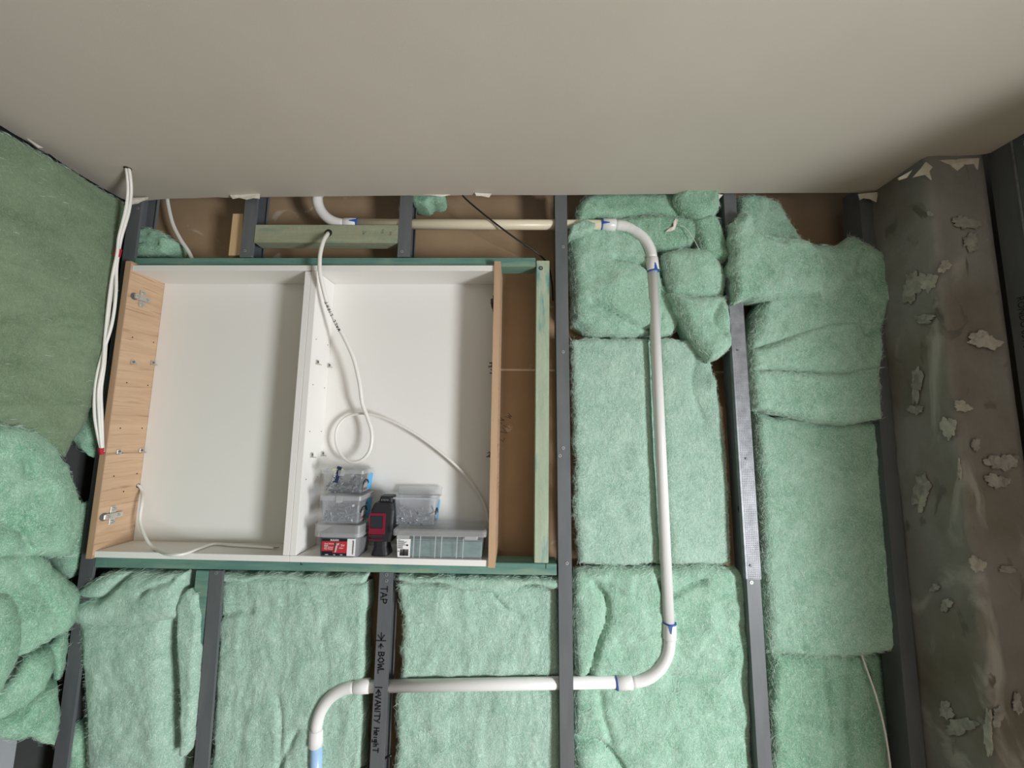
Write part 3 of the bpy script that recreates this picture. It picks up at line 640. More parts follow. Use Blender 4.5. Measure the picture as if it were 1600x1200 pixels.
# ------------------------------------------------------------------ insulation batts
def resample(pl, n):
    pl = np.array(pl, float); d = np.r_[0, np.cumsum(np.linalg.norm(np.diff(pl, axis=0), axis=1))]; t = np.linspace(0, d[-1], n)
    return np.c_[np.interp(t, d, pl[:, 0]), np.interp(t, d, pl[:, 1])]
def smooth_pl(pl):
    if len(pl) < 3: return pl
    return np.array(spline([(a, b, 0) for a, b in pl], 6))[:, :2]
def seg_dist(Pt, pl):
    best = np.full(len(Pt), 1e9)
    for a, b in zip(pl[:-1], pl[1:]):
        ab = b-a; L = (ab**2).sum()+1e-12; t = np.clip(((Pt-a)@ab)/L, 0, 1); q = a+t[:, None]*ab
        best = np.minimum(best, np.linalg.norm(Pt-q, axis=1))
    return best
SEED = [0]
def patch(top, right, bottom, left, y, bulge, ew=0.03, creases=(), bumps=(), na=0.004, jit=0.005, res=0.0052, plane='y', skirt=0.05, slope=(0, 0), ndir=None, streak=0.0):
    """one lobe of wool: Coons patch of four photo outlines on a plane, raised and wrinkled; returns verts, faces, normals dir"""
    SEED[0] += 1; sd = SEED[0]*13.7
    T, R_, Bt, L = [smooth_pl(q) for q in (top, right, bottom, left)]
    def unp(a):
        if plane == 'y': return np.array([at(p[0], p[1], y) for p in a])
        return np.array([atx(p[0], p[1], y) for p in a])
    ln = lambda pl: np.linalg.norm(np.diff(unp(pl), axis=0), axis=1).sum()
    nu = int(max(ln(T), ln(Bt))/res)+4; nv = int(max(ln(L), ln(R_))/res)+4
    T, Bt, L, R_ = resample(T, nu), resample(Bt, nu), resample(L, nv), resample(R_, nv)
    u = np.linspace(0, 1, nu)[None, :, None]; v = np.linspace(0, 1, nv)[:, None, None]
    c00, c10, c01, c11 = (T[0]+L[0])/2, (T[-1]+R_[0])/2, (Bt[0]+L[-1])/2, (Bt[-1]+R_[-1])/2
    S = (1-v)*T[None]+v*Bt[None]+(1-u)*L[:, None]+u*R_[:, None]-((1-u)*(1-v)*c00+u*(1-v)*c10+(1-u)*v*c01+u*v*c11)
    px = S.reshape(-1, 2); W = unp(px)
    # 2D coordinates in the plane for distances
    ax = (0, 2) if plane == 'y' else (1, 2)
    Q = W[:, ax]; G = W.reshape(nv, nu, 3)
    rim = np.concatenate([G[0], G[:, -1], G[-1][::-1], G[::-1, 0]])[:, ax]
    rim = rim[::2]
    d = seg_dist(Q, np.vstack([rim, rim[:1]]))
    t = np.clip(d/ew, 0, 1); h = bulge*np.sqrt(np.clip(1-(1-t)**2, 0, 1))
    for pl, dep, wd in creases:
        cp = unp(smooth_pl(pl))[:, ax]; dd = seg_dist(Q, cp); h = h-1.35*dep*np.exp(-(dd/wd)**1.2)*np.minimum(1, 0.25+d/0.012)
    for bx_, by_, r_, am in bumps:
        c = unp([(bx_, by_)])[0][list(ax)]; h = h+am*np.exp(-((np.linalg.norm(Q-c, axis=1)/r_)**2))
    k = np.clip(d/0.015, 0.15, 1)
    N3 = np.c_[Q[:, 0], Q[:, 1], np.full(len(Q), sd)]
    h = h+na*k*(1.1*fbm(N3*9, 3)+0.6*fbm(N3*30+5, 3)+0.22*fbm(N3*95, 2))
    if streak: h = h+streak*k*fbm(np.c_[Q[:, 0]*46+1.2*fbm(N3*8, 2), Q[:, 1]*7, N3[:, 2]], 3)
    h = h+slope[0]*(Q[:, 0]-Q[:, 0].mean())+slope[1]*(Q[:, 1]-Q[:, 1].mean())
    nd = np.array(ndir if ndir is not None else ((0, -1, 0) if plane == 'y' else (1, 0, 0)), float); nd /= np.linalg.norm(nd)
    W = W+nd*h[:, None]
    # wobble of the rim in the plane
    e = np.exp(-d/0.012)[:, None]
    wob = np.c_[fbm(N3*26+3, 3), fbm(N3*26+31, 3)]*jit*e
    W[:, ax[0]] += wob[:, 0]; W[:, ax[1]] += wob[:, 1]
    F_ = [(i*nu+j, i*nu+j+1, (i+1)*nu+j+1, (i+1)*nu+j) for i in range(nv-1) for j in range(nu-1)]
    ring = [j for j in range(nu)]+[i*nu+nu-1 for i in range(1, nv)]+[(nv-1)*nu+j for j in range(nu-2, -1, -1)]+[i*nu for i in range(nv-2, 0, -1)]
    base = len(W); cen = W.mean(0); sk = W[ring]-nd*skirt; sk = sk+(cen-sk)*np.array([0.04, 0, 0.04]) if plane == 'y' else sk
    W = np.vstack([W, sk]); n = len(ring)
    F_ += [(ring[a], base+a, base+(a+1) % n, ring[(a+1) % n]) for a in range(n)]
    # flip to face outwards
    return W, F_, nd, nv*nu, d, base
def batt(label, patches, m='wool', name='insulation_batt', cat='insulation', fib=26000, group=None, flen=(0.005, 0.020)):
    V = []; Fc = []; off = 0; FV = []; FF = []
    for pt in patches:
        W, F_, nd, N, d, base = pt
        V.append(W); Fc += [tuple(i+off for i in f) for f in F_]; off += len(W)
        # loose fibres: thin curved slivers combed along the surface, denser at the rim
        q = np.array([f for f in F_ if max(f) < base]); A, Bq, C_ = W[q[:, 0]], W[q[:, 1]], W[q[:, 3]]
        ar = np.linalg.norm(np.cross(Bq-A, C_-A), axis=1); wgt = ar*(1+8*np.exp(-d[q[:, 0]]/0.006)); n = int(ar.sum()*fib)
        idx = RNG.choice(len(q), n, p=wgt/wgt.sum()); r1, r2 = RNG.random((n, 1)), RNG.random((n, 1))
        p0 = A[idx]+(Bq-A)[idx]*r1+(C_-A)[idx]*r2
        nn = np.cross((Bq-A)[idx], (C_-A)[idx]); nn /= np.linalg.norm(nn, axis=1)[:, None]+1e-12
        nn *= np.sign((nn@nd))[:, None]
        dr = RNG.normal(size=(n, 3)); dr -= nn*(dr*nn).sum(1)[:, None]; dr /= np.linalg.norm(dr, axis=1)[:, None]+1e-9
        ln_ = RNG.uniform(*flen, (n, 1)); side = np.cross(nn, dr)
        lift = RNG.uniform(0.08, 0.42, (n, 1)); bend = RNG.normal(0, 0.35, (n, 1))
        p1 = p0+dr*ln_*.5+nn*ln_*lift*.6+side*ln_*bend*.15; p2 = p0+dr*ln_+nn*ln_*lift*.5+side*ln_*bend*.5
        wv = np.cross(dr, np.array([0.2, 1, 0.1])); wv /= np.linalg.norm(wv, axis=1)[:, None]+1e-9; hw = RNG.uniform(0.00012, 0.00026, (n, 1))
        vs = np.stack([p0-wv*hw, p0+wv*hw, p1-wv*hw, p1+wv*hw, p2], axis=1)
        b0 = sum(len(x) for x in FV); FV.append(vs.reshape(-1, 3)); ix = (np.arange(n)*5+b0)[:, None]
        FF.append(np.concatenate([ix+np.array([[0, 1, 3, 2]]).repeat(n, 0)], 1)); FF.append(('t', ix+np.array([[2, 3, 4]])))
    me = bpy.data.meshes.new(name); me.from_pydata(np.vstack(V).tolist(), [], Fc)
    o = link_mesh(name, me, MT[m], None, smooth=True); tag(o, label, cat, group)
    faces = []
    for f in FF: faces += (f[1] if isinstance(f, tuple) else f).tolist()
    me = bpy.data.meshes.new('fibres'); me.from_pydata(np.vstack(FV).tolist(), [], faces)
    link_mesh('fibres', me, MT['fibre'], o, kind='stuff')
    return o

# bay left of the tall middle stud, under the cabinet (three batts side by side)
batt('pale green wool batt at the far left under the cabinet, its folded top puffed up', [
    patch([(132, 918), (150, 905), (180, 893), (215, 891), (262, 893), (296, 893)], [(296, 893), (292, 930), (285, 975)], [(130, 970), (175, 972), (215, 968), (250, 960), (285, 946)], [(132, 918), (124, 945), (130, 970)], 0.012, 0.030, 0.03,
          creases=[([(128, 932), (165, 932), (180, 922), (195, 908), (212, 892)], 0.022, 0.007), ([(236, 922), (252, 912), (280, 902)], 0.010, 0.005)], bumps=[(150, 955, .03, .008), (250, 935, .03, .008)]),
    patch([(128, 935), (170, 962), (230, 960), (285, 940)], [(285, 935), (270, 985), (268, 1080), (278, 1190), (282, 1290)], [(146, 1290), (210, 1290), (282, 1290)], [(126, 935), (132, 990), (138, 1060), (143, 1150), (146, 1290)], 0.016, 0.026, 0.04, na=0.004, bumps=[(200, 1020, .05, .006)]),
    patch([(280, 945), (296, 918), (312, 928)], [(312, 925), (316, 990), (314, 1060), (308, 1130), (300, 1170)], [(283, 1175), (292, 1178), (300, 1170)], [(280, 945), (281, 1010), (284, 1080), (286, 1140), (283, 1175)], 0.002, 0.016, 0.014, na=0.003)], 'woolpale')
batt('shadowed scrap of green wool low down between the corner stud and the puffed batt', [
    patch([(104, 1135), (120, 1128), (134, 1140)], [(134, 1140), (140, 1200), (148, 1290)], [(92, 1290), (148, 1290)], [(104, 1135), (100, 1200), (92, 1290)], 0.030, 0.02, 0.02)], 'wooldeep_shade')
batt('green wool batt under the cabinet left of the lettered stud, behind the pipe elbow', [
    patch([(352, 905), (420, 898), (500, 906), (578, 912)], [(578, 905), (576, 960), (573, 1040), (570, 1130), (566, 1290)], [(330, 1290), (450, 1290), (566, 1290)], [(350, 905), (347, 960), (341, 1060), (336, 1170), (330, 1290)], 0.036, 0.018, 0.02, na=0.003, streak=0.0030,
          creases=[([(345, 962), (375, 952), (400, 950)], 0.010, 0.005), ([(440, 1085), (446, 1130), (440, 1200)], 0.006, 0.006), ([(470, 1135), (452, 1170), (440, 1200)], 0.008, 0.006)], bumps=[(522, 985, .018, .006), (380, 1000, .05, .006)]),
    patch([(348, 897), (430, 894), (520, 896), (579, 894)], [(579, 894), (577, 904), (574, 913)], [(350, 910), (410, 902), (470, 905), (520, 913), (574, 913)], [(348, 897), (346, 905), (350, 912)], 0.022, 0.016, 0.010, na=0.003, jit=0.006)], 'woolpale')
batt('green wool batt under the cabinet right of the lettered stud, pipe running across it', [
    patch([(622, 908), (700, 912), (790, 915), (872, 912)], [(872, 908), (875, 1000), (878, 1100), (882, 1290)], [(612, 1290), (740, 1290), (882, 1290)], [(622, 908), (628, 950), (630, 1010), (622, 1100), (620, 1180), (612, 1290)], 0.037, 0.016, 0.02, na=0.003, streak=0.0018,
          creases=[([(770, 925), (790, 948), (815, 960)], 0.006, 0.004), ([(640, 1062), (760, 1060), (868, 1058)], 0.012, 0.016)]),
    patch([(622, 899), (700, 898), (790, 900), (880, 902)], [(880, 900), (881, 910), (874, 918)], [(626, 906), (690, 910), (730, 920), (790, 923), (830, 914), (874, 918)], [(622, 899), (620, 904), (626, 908)], 0.022, 0.018, 0.010, na=0.003, jit=0.006)], 'woolpale')
# bay between the middle stud and the galvanised channel
batt('crumpled deep green wool packed at the top behind the pipe bend, against the ceiling', [
    patch([(906, 318), (925, 307), (990, 306), (1052, 306)], [(1052, 306), (1066, 325), (1078, 345)], [(902, 350), (960, 346), (1010, 342), (1078, 348)], [(906, 318), (898, 334), (902, 350)], 0.040, 0.026, 0.022, bumps=[(930, 322, .02, .006)]),
    patch([(1052, 308), (1075, 296), (1105, 296), (1120, 306)], [(1120, 306), (1121, 325), (1114, 340)], [(1064, 332), (1085, 343), (1114, 340)], [(1052, 308), (1055, 320), (1064, 332)], 0.008, 0.026, 0.022),
    patch([(955, 346), (1000, 340), (1050, 340), (1086, 346)], [(1086, 346), (1092, 365), (1078, 385)], [(962, 362), (1000, 380), (1040, 392), (1078, 385)], [(955, 346), (954, 354), (962, 362)], 0.034, 0.022, 0.022),
    patch([(1078, 348), (1100, 340), (1118, 342)], [(1118, 342), (1128, 372), (1140, 412)], [(1096, 400), (1116, 410), (1140, 412)], [(1078, 348), (1086, 375), (1096, 400)], 0.020, 0.024, 0.018)], 'wooldeep_shade', fib=36000)
batt('big rounded lobe of green wool left of the white pipe, under its top bend', [
    patch([(888, 366), (905, 352), (950, 354), (985, 365), (1022, 376)], [(1022, 376), (1030, 430), (1034, 485), (1030, 524)], [(893, 510), (930, 526), (985, 527), (1030, 524)], [(888, 366), (889, 420), (892, 470), (893, 510)], 0.052, 0.036, 0.035, na=0.004,
          creases=[([(958, 411), (985, 414), (1008, 426)], 0.016, 0.005), ([(922, 478), (955, 493), (990, 512), (1015, 518)], 0.014, 0.005), ([(892, 505), (915, 518), (925, 528)], 0.012, 0.004), ([(886, 372), (930, 366), (960, 370)], 0.006, 0.006)],
          bumps=[(960, 450, .05, .010), (920, 400, .04, .006)]),
    patch([(890, 355), (910, 346), (932, 352)], [(932, 352), (928, 362), (918, 368)], [(889, 372), (904, 370), (918, 368)], [(890, 355), (888, 363), (889, 372)], 0.010, 0.018, 0.010, jit=.005)], 'wool', fib=34000)
batt('bulging twisted green wool lobe right of the white pipe, tail hanging to the channel', [
    patch([(1030, 398), (1060, 392), (1098, 393), (1122, 412)], [(1122, 412), (1132, 440), (1128, 468)], [(1046, 460), (1085, 470), (1128, 468)], [(1030, 398), (1036, 430), (1046, 460)], 0.030, 0.036, 0.034, bumps=[(1090, 430, .03, .008)]),
    patch([(1042, 455), (1080, 465), (1132, 462)], [(1132, 462), (1138, 500), (1143, 545)], [(1104, 566), (1122, 558), (1143, 545)], [(1042, 455), (1058, 495), (1078, 530), (1104, 566)], 0.020, 0.030, 0.030, creases=[([(1118, 478), (1108, 505), (1125, 525)], 0.008, 0.006)], bumps=[(1088, 490, .02, .006)]),
    patch([(1022, 440), (1040, 450), (1052, 470)], [(1052, 470), (1062, 500), (1050, 522)], [(1026, 528), (1038, 526), (1050, 522)], [(1022, 440), (1024, 490), (1026, 528)], 0.048, 0.016, 0.02)], 'wool', fib=36000)
batt('flat pale green batt behind the straight upright length of white pipe', [
    patch([(891, 531), (950, 530), (1010, 530), (1078, 532)], [(1078, 532), (1104, 562), (1122, 620), (1130, 700), (1135, 780), (1139, 879)], [(903, 880), (960, 882), (1030, 880), (1090, 881), (1139, 879)], [(891, 531), (893, 620), (896, 720), (898, 800), (903, 880)], 0.046, 0.014, 0.018, na=0.0022,
          creases=[([(1018, 525), (1026, 700), (1038, 885)], 0.022, 0.013), ([(1092, 545), (1078, 600), (1098, 660)], 0.006, 0.010)], bumps=[(1108, 600, .018, .010), (1096, 560, .014, .008)])], 'woolpale', fib=34000)
batt('wide creased green batt at the bottom, behind the lower right pipe bend', [
    patch([(893, 888), (960, 882), (1040, 884), (1100, 878), (1166, 890)], [(1166, 890), (1169, 960), (1172, 1050), (1170, 1150), (1174, 1290)], [(896, 1290), (1030, 1290), (1174, 1290)], [(893, 888), (895, 980), (896, 1090), (896, 1290)], 0.046, 0.026, 0.025, na=0.0045, streak=0.001,
          creases=[([(928, 908), (944, 930), (945, 965), (930, 1010), (918, 1055)], 0.016, 0.006), ([(925, 905), (950, 912), (965, 918)], 0.008, 0.005), ([(1036, 935), (1062, 915), (1095, 902)], 0.012, 0.006), ([(1020, 890), (1034, 925)], 0.012, 0.006), ([(935, 1075), (940, 1110), (952, 1150)], 0.010, 0.008), ([(898, 1148), (935, 1152), (965, 1185), (990, 1225)], 0.016, 0.006), ([(1045, 1050), (1100, 1048)], 0.006, 0.006)],
          bumps=[(915, 960, .03, .010), (990, 960, .05, .008), (920, 1180, .03, .012), (1100, 1000, .06, .006)])], 'wool')
# bay between the channel and the concrete column
batt('torn flap of green wool over the galvanised channel, its square end hanging forward', [
    patch([(1150, 310), (1180, 306), (1214, 318)], [(1214, 318), (1228, 345), (1250, 382)], [(1162, 378), (1205, 372), (1250, 382)], [(1150, 310), (1150, 340), (1162, 378)], 0.030, 0.024, 0.024),
    patch([(1141, 352), (1158, 336), (1168, 350), (1185, 366), (1220, 374), (1262, 380)], [(1262, 380), (1282, 420), (1281, 467)], [(1143, 474), (1180, 470), (1230, 467), (1281, 467)], [(1141, 352), (1139, 400), (1143, 474)], -0.014, 0.026, 0.022, na=0.004, creases=[([(1168, 360), (1185, 372), (1215, 382)], 0.012, 0.006)], bumps=[(1158, 350, .012, .008), (1215, 440, .03, .006)])], 'wool', fib=34000)
batt('slumped green wool batt with three deep folds, next to the concrete column', [
    patch([(1240, 374), (1290, 388), (1318, 380), (1325, 372), (1345, 384), (1376, 402)], [(1376, 402), (1386, 450), (1378, 500), (1366, 540)], [(1166, 552), (1220, 534), (1280, 512), (1366, 510)], [(1172, 468), (1210, 470), (1260, 440), (1240, 374)][::-1] if False else [(1240, 374), (1215, 440), (1180, 480), (1166, 552)], 0.016, 0.030, 0.03, na=0.005, creases=[([(1335, 395), (1325, 430)], 0.010, 0.006), ([(1310, 440), (1345, 430), (1360, 460)], 0.006, 0.008)], bumps=[(1330, 400, .015, .010), (1350, 470, .02, .006), (1280, 440, .04, .008)]),
    patch([(1168, 548), (1210, 534), (1275, 508), (1330, 502), (1370, 506)], [(1370, 506), (1372, 545), (1364, 585)], [(1168, 582), (1230, 582), (1290, 588), (1364, 580)], [(1168, 548), (1167, 565), (1168, 582)], 0.012, 0.028, 0.020, na=0.004, creases=[([(1332, 515), (1345, 525), (1365, 515)], 0.008, 0.005)]),
    patch([(1169, 578), (1230, 580), (1300, 584), (1366, 574)], [(1366, 574), (1367, 610), (1371, 658)], [(1174, 642), (1220, 652), (1290, 663), (1371, 658)], [(1169, 578), (1171, 610), (1174, 642)], 0.008, 0.028, 0.020, na=0.004),
    patch([(1372, 440), (1388, 446), (1400, 462)], [(1400, 462), (1402, 468), (1396, 471)], [(1374, 466), (1385, 472), (1396, 471)], [(1372, 440), (1370, 452), (1374, 466)], -0.01, 0.008, 0.008, skirt=0.012, jit=.004)], 'wool', fib=34000)
batt('tall flat green batt between the channel and the concrete column, below the slumped one', [
    patch([(1174, 645), (1240, 656), (1300, 660), (1374, 655)], [(1374, 655), (1384, 720), (1393, 800), (1396, 900), (1406, 1012)], [(1198, 1014), (1250, 1021), (1330, 1023), (1370, 1016), (1406, 1012)], [(1174, 645), (1182, 760), (1189, 880), (1198, 1014)], 0.036, 0.020, 0.022, na=0.003, bumps=[(1390, 790, .02, .006)], creases=[([(1247, 1005), (1248, 1008)], 0.010, 0.006)])], 'wool', fib=24000)
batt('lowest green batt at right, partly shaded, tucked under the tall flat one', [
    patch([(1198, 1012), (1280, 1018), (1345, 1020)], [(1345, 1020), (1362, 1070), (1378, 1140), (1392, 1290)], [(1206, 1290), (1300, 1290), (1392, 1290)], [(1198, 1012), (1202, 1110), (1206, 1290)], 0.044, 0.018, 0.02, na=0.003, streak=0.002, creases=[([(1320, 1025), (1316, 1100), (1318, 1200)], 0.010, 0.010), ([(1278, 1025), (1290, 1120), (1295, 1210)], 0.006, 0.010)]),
    patch([(1340, 1018), (1370, 1016), (1400, 1012)], [(1400, 1012), (1408, 1100), (1424, 1290)], [(1380, 1290), (1424, 1290)], [(1340, 1018), (1362, 1080), (1380, 1290)], 0.075, 0.012, 0.02)], 'wooldeep_shade', fib=20000)
# left wall: sheet batt hanging from the ceiling and crumpled batts below, coloured darker for the light falloff
LW = dict(plane='x', ndir=(0.8, -0.6, 0))
batt('large smooth olive green batt hanging on the left wall from the ceiling', [
    patch([(-60, 190), (0, 206), (60, 236), (130, 278), (192, 318)], [(192, 318), (188, 390), (178, 460), (160, 560), (140, 640), (104, 712)], [(-60, 690), (0, 684), (60, 690), (104, 712)], [(-60, 190), (-60, 440), (-60, 690)], -1.075, 0.020, 0.04, na=0.003, res=0.006, creases=[([(60, 500), (110, 470), (150, 460)], 0.003, 0.02)], bumps=[(150, 520, .05, .008)], **LW)], 'woolface', fib=6000)
batt('shadowed green wool scrap wedged in the left corner behind the corner stud', [
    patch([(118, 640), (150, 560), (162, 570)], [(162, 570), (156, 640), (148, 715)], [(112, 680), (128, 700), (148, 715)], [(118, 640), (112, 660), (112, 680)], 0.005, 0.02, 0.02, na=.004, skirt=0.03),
    patch([(85, 858), (112, 800), (140, 780)], [(140, 780), (132, 850), (124, 890)], [(72, 890), (100, 905), (124, 890)], [(85, 858), (78, 870), (72, 890)], 0.02, 0.02, 0.02, na=.004, skirt=0.03)], 'wooldeep_shade', fib=14000)
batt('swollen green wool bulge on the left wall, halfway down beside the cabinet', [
    patch([(-70, 650), (0, 660), (50, 672), (90, 706)], [(90, 706), (116, 752), (128, 812), (112, 868)], [(-70, 880), (0, 878), (45, 872), (112, 868)], [(-70, 650), (-70, 760), (-70, 880)], -1.055, 0.045, 0.055, na=0.006, creases=[([(40, 720), (44, 736)], 0.016, 0.006), ([(0, 800), (30, 795), (55, 770), (75, 765)], 0.010, 0.010), ([(0, 808), (30, 825), (45, 850)], 0.014, 0.008)], bumps=[(80, 780, .05, .016), (60, 700, .03, .012), (105, 840, .02, .010), (10, 740, .05, .012), (15, 840, .03, .008)], **LW)], 'wooldeep_shade')
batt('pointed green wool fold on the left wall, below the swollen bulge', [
    patch([(-70, 852), (0, 858), (60, 868), (92, 896), (128, 930)], [(128, 930), (118, 965), (105, 985)], [(-70, 1010), (0, 1018), (32, 1022), (70, 1004), (105, 985)], [(-70, 852), (-70, 930), (-70, 1010)], -1.045, 0.030, 0.035, na=0.005, creases=[([(30, 880), (70, 930), (95, 970)], 0.006, 0.012)], **LW)], 'wooldeep_shade')
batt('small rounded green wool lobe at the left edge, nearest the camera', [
    patch([(-70, 925), (-20, 920), (10, 930), (28, 950)], [(28, 950), (35, 985), (28, 1030)], [(-70, 1085), (-20, 1086), (8, 1072), (28, 1030)], [(-70, 925), (-70, 1000), (-70, 1085)], -1.01, 0.03, 0.03, na=0.004, **LW)], 'wooldeep_shade')
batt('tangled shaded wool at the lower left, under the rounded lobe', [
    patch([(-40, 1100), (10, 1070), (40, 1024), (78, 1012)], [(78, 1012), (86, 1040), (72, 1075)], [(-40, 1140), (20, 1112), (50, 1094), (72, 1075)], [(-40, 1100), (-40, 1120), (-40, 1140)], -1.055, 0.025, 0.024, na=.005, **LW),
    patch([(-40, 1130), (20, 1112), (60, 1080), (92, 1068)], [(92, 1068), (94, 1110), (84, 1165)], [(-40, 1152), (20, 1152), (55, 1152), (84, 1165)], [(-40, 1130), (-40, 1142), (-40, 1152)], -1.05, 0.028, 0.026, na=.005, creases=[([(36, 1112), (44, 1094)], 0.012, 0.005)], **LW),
    patch([(74, 1010), (98, 985), (108, 990)], [(108, 990), (104, 1030), (96, 1060)], [(84, 1060), (96, 1060)], [(74, 1010), (82, 1035), (84, 1060)], -1.085, 0.02, 0.02, na=.004, **LW)], 'wooldeep_shade')
# tufts in the top cavity
batt('small tuft of green wool sitting on the green rail at the top left', [
    patch([(214, 366), (235, 358), (258, 368), (271, 376)], [(271, 376), (268, 392), (262, 400)], [(212, 401), (240, 402), (262, 400)], [(214, 366), (209, 384), (212, 401)], 0.040, 0.022, 0.018, na=.006, creases=[([(225, 385), (240, 380), (255, 385)], .008, .004)])], 'wooldeep_shade', name='wool_tuft')
batt('little tuft of green wool under the ceiling, right of a short stud', [
    patch([(645, 302), (665, 302), (696, 304)], [(696, 304), (694, 312), (684, 316)], [(646, 318), (664, 325), (672, 317), (684, 316)], [(645, 302), (644, 310), (646, 318)], 0.030, 0.016, 0.010, na=.004)], 'wooldeep_shade', name='wool_tuft')
batt('green wool on the right wall, glimpsed past the lettered stud', [
    patch([(1576, 232), (1600, 216), (1660, 190)], [(1660, 190), (1660, 330)], [(1584, 322), (1610, 320), (1660, 330)], [(1576, 232), (1578, 280), (1584, 322)], 1.10, 0.010, 0.02, plane='x', ndir=(-1, 0, 0), na=.003)], 'wooldeep_shade', fib=9000)
# lining and grey panel glimpsed low on the left wall
bm = B(); box(bm, -1.11, -1.07, -0.24, -0.100, FLOOR, -0.60, 0.001); tag(obj('steel_track', bm, MT['track']), 'grey steel section low on the left wall, under the tangled wool', 'stud')

# ------------------------------------------------------------------ things in the right bay
ZF = -0.3112
def tapered(bm, x0, x1, y0, y1, z0, z1, ins=0.004, t=0.0016, rnd=0.006, open_top=True):
    """thin-walled tapered tub with rounded corners"""
    def ring(xa, xb, ya, yb, z, r):
        o = []
        for cx, cy, a0 in ((xb-r, yb-r, 0), (xa+r, yb-r, 90), (xa+r, ya+r, 180), (xb-r, ya+r, 270)):
            for k in range(5):
                a = math.radians(a0+k*22.5); o.append(bm.verts.new((cx+r*math.cos(a), cy+r*math.sin(a), z)))
        return o
    r0 = ring(x0+ins, x1-ins, y0+ins, y1-ins, z0, rnd); r1 = ring(x0, x1, y0, y1, z1, rnd)
    r2 = ring(x0+t, x1-t, y0+t, y1-t, z1, rnd*.8); r3 = ring(x0+ins+t, x1-ins-t, y0+ins+t, y1-ins-t, z0+t, rnd*.8)
    n = len(r0)
    for a, b in ((r0, r1), (r1, r2), (r2, r3)):
        for k in range(n): bm.faces.new([a[k], a[(k+1) % n], b[(k+1) % n], b[k]])
    bm.faces.new(r0[::-1]); bm.faces.new(r3); return bm
def lidmesh(bm, x0, x1, y0, y1, z0, z1, rnd=0.006, bev=0.0015):
    o = []
    for cx, cy, a0 in ((x1-rnd, y1-rnd, 0), (x0+rnd, y1-rnd, 90), (x0+rnd, y0+rnd, 180), (x1-rnd, y0+rnd, 270)):
        for k in range(5):
            a = math.radians(a0+k*22.5); o.append((cx+rnd*math.cos(a), cy+rnd*math.sin(a)))
    rings = []
    for s, z in ((0, z0), (0, z1-bev), (bev, z1)):
        rings.append([bm.verts.new((cx+(-s if cx > (x0+x1)/2 else s), cy+(-s if cy > (y0+y1)/2 else s), z)) for cx, cy in o])
    n = len(o)
    for a, b in zip(rings, rings[1:]):
        for k in range(n): bm.faces.new([a[k], a[(k+1) % n], b[(k+1) % n], b[k]])
    bm.faces.new(rings[0][::-1]); bm.faces.new(rings[-1]); return bm
def screw_heap(x0, x1, y0, y1, z0, z1, n, L, r, label, seed):
    rnd = random.Random(seed); bm = B()
    for k in range(n):
        fz = rnd.random(); zz = z0+(z1-z0)*fz**1.2*(0.6+0.4*math.sin(k))
        a = Vector((rnd.uniform(x0, x1), rnd.uniform(y0, y1), zz)); d = Vector((rnd.uniform(-1, 1), rnd.uniform(-1, 1), rnd.uniform(-.6, .6))).normalized()
        b = a+d*L
        b.x = min(max(b.x, x0), x1); b.y = min(max(b.y, y0), y1); b.z = min(max(b.z, z0), z1+.006)
        if (b-a).length < L*.4: continue
        dd = (b-a).normalized(); tube(bm, [a, b-dd*0.004, b], [r, r, r*.2], 5); tube(bm, [a-dd*.0022, a-dd*.0005, a+dd*0.002], [r*2.3, r*2.3, r], 7)
    o = obj('screw_heap', bm, MT['heap'], None); tag(o, label, 'screws', kind='stuff'); return o
def bars(bm, rows, nrm=-1):
    """flat printed bars: (x0,x1,z0,z1,y)"""
    for x0, x1, z0, z1, y in rows: box(bm, x0, x1, y-0.0003, y, z0, z1)

# bottom tub with the red label
tub = thing('screw_tub', 'grey lidded screw tub with red and black label, lowest of the left stack', 'tub', (-0.435, 0.02, ZF))
y0 = -0.030
bm = B(); tapered(bm, -0.489, -0.386, y0+.003, 0.058, ZF, -0.2555, 0.004, 0.0016, 0.014); obj('body', bm, MT['tubgrey'], tub, smooth=False)
bm = B(); lidmesh(bm, -0.497, -0.380, y0-.003, 0.062, -0.262, -0.2335, 0.014); ld = obj('lid', bm, MT['lidplastic'], tub)
yl = y0+0.0035
def lab(x0, x1, z0, z1, m, name='label', par=None, yo=0.0):
    bm = B()
    # follows the slight taper of the tub's front
    dz = 0.0035/0.056
    f = lambda z: yl+(-(z-ZF)*dz if False else 0)-0.0006-yo
    hexa(bm, [(x0, f(z0), z0), (x1, f(z0), z0), (x1, f(z0)+.0005, z0), (x0, f(z0)+.0005, z0), (x0, f(z1), z1), (x1, f(z1), z1), (x1, f(z1)+.0005, z1), (x0, f(z1)+.0005, z1)])
    return obj(name, bm, m, par or tub)
yl = y0+0.0026
lw = lab(-0.4745, -0.3935, -0.306, -0.2665, MT['label_white'], yo=0.0); lw['label'] = 'red, black and white printed label'
lab(-0.4745, -0.4135, -0.302, -0.2725, MT['label_red'], 'red_field', lw, 0.0006)
lab(-0.4745, -0.4135, -0.2728, -0.2665, MT['label_black'], 'black_band', lw, 0.0008)
lab(-0.4745, -0.4135, -0.306, -0.2995, MT['label_black'], 'black_band', lw, 0.0008)
lab(-0.4745, -0.4480, -0.2997, -0.2955, MT['label_black'], 'black_band', lw, 0.0008)
yt = yl-0.0019
def tx(s, size, x, z, m, par, al='LEFT', yy=None, bold=0.0):
    return text_mesh('lettering', s, size, (x, yt if yy is None else yy, z), (1, 0, 0), (0, 0, 1), (0, -1, 0), m, par, al, bold)
tx('BUILDEX', 0.0052, -0.4440, -0.2715, MT['label_white'], lw, 'CENTER', bold=0.0001)
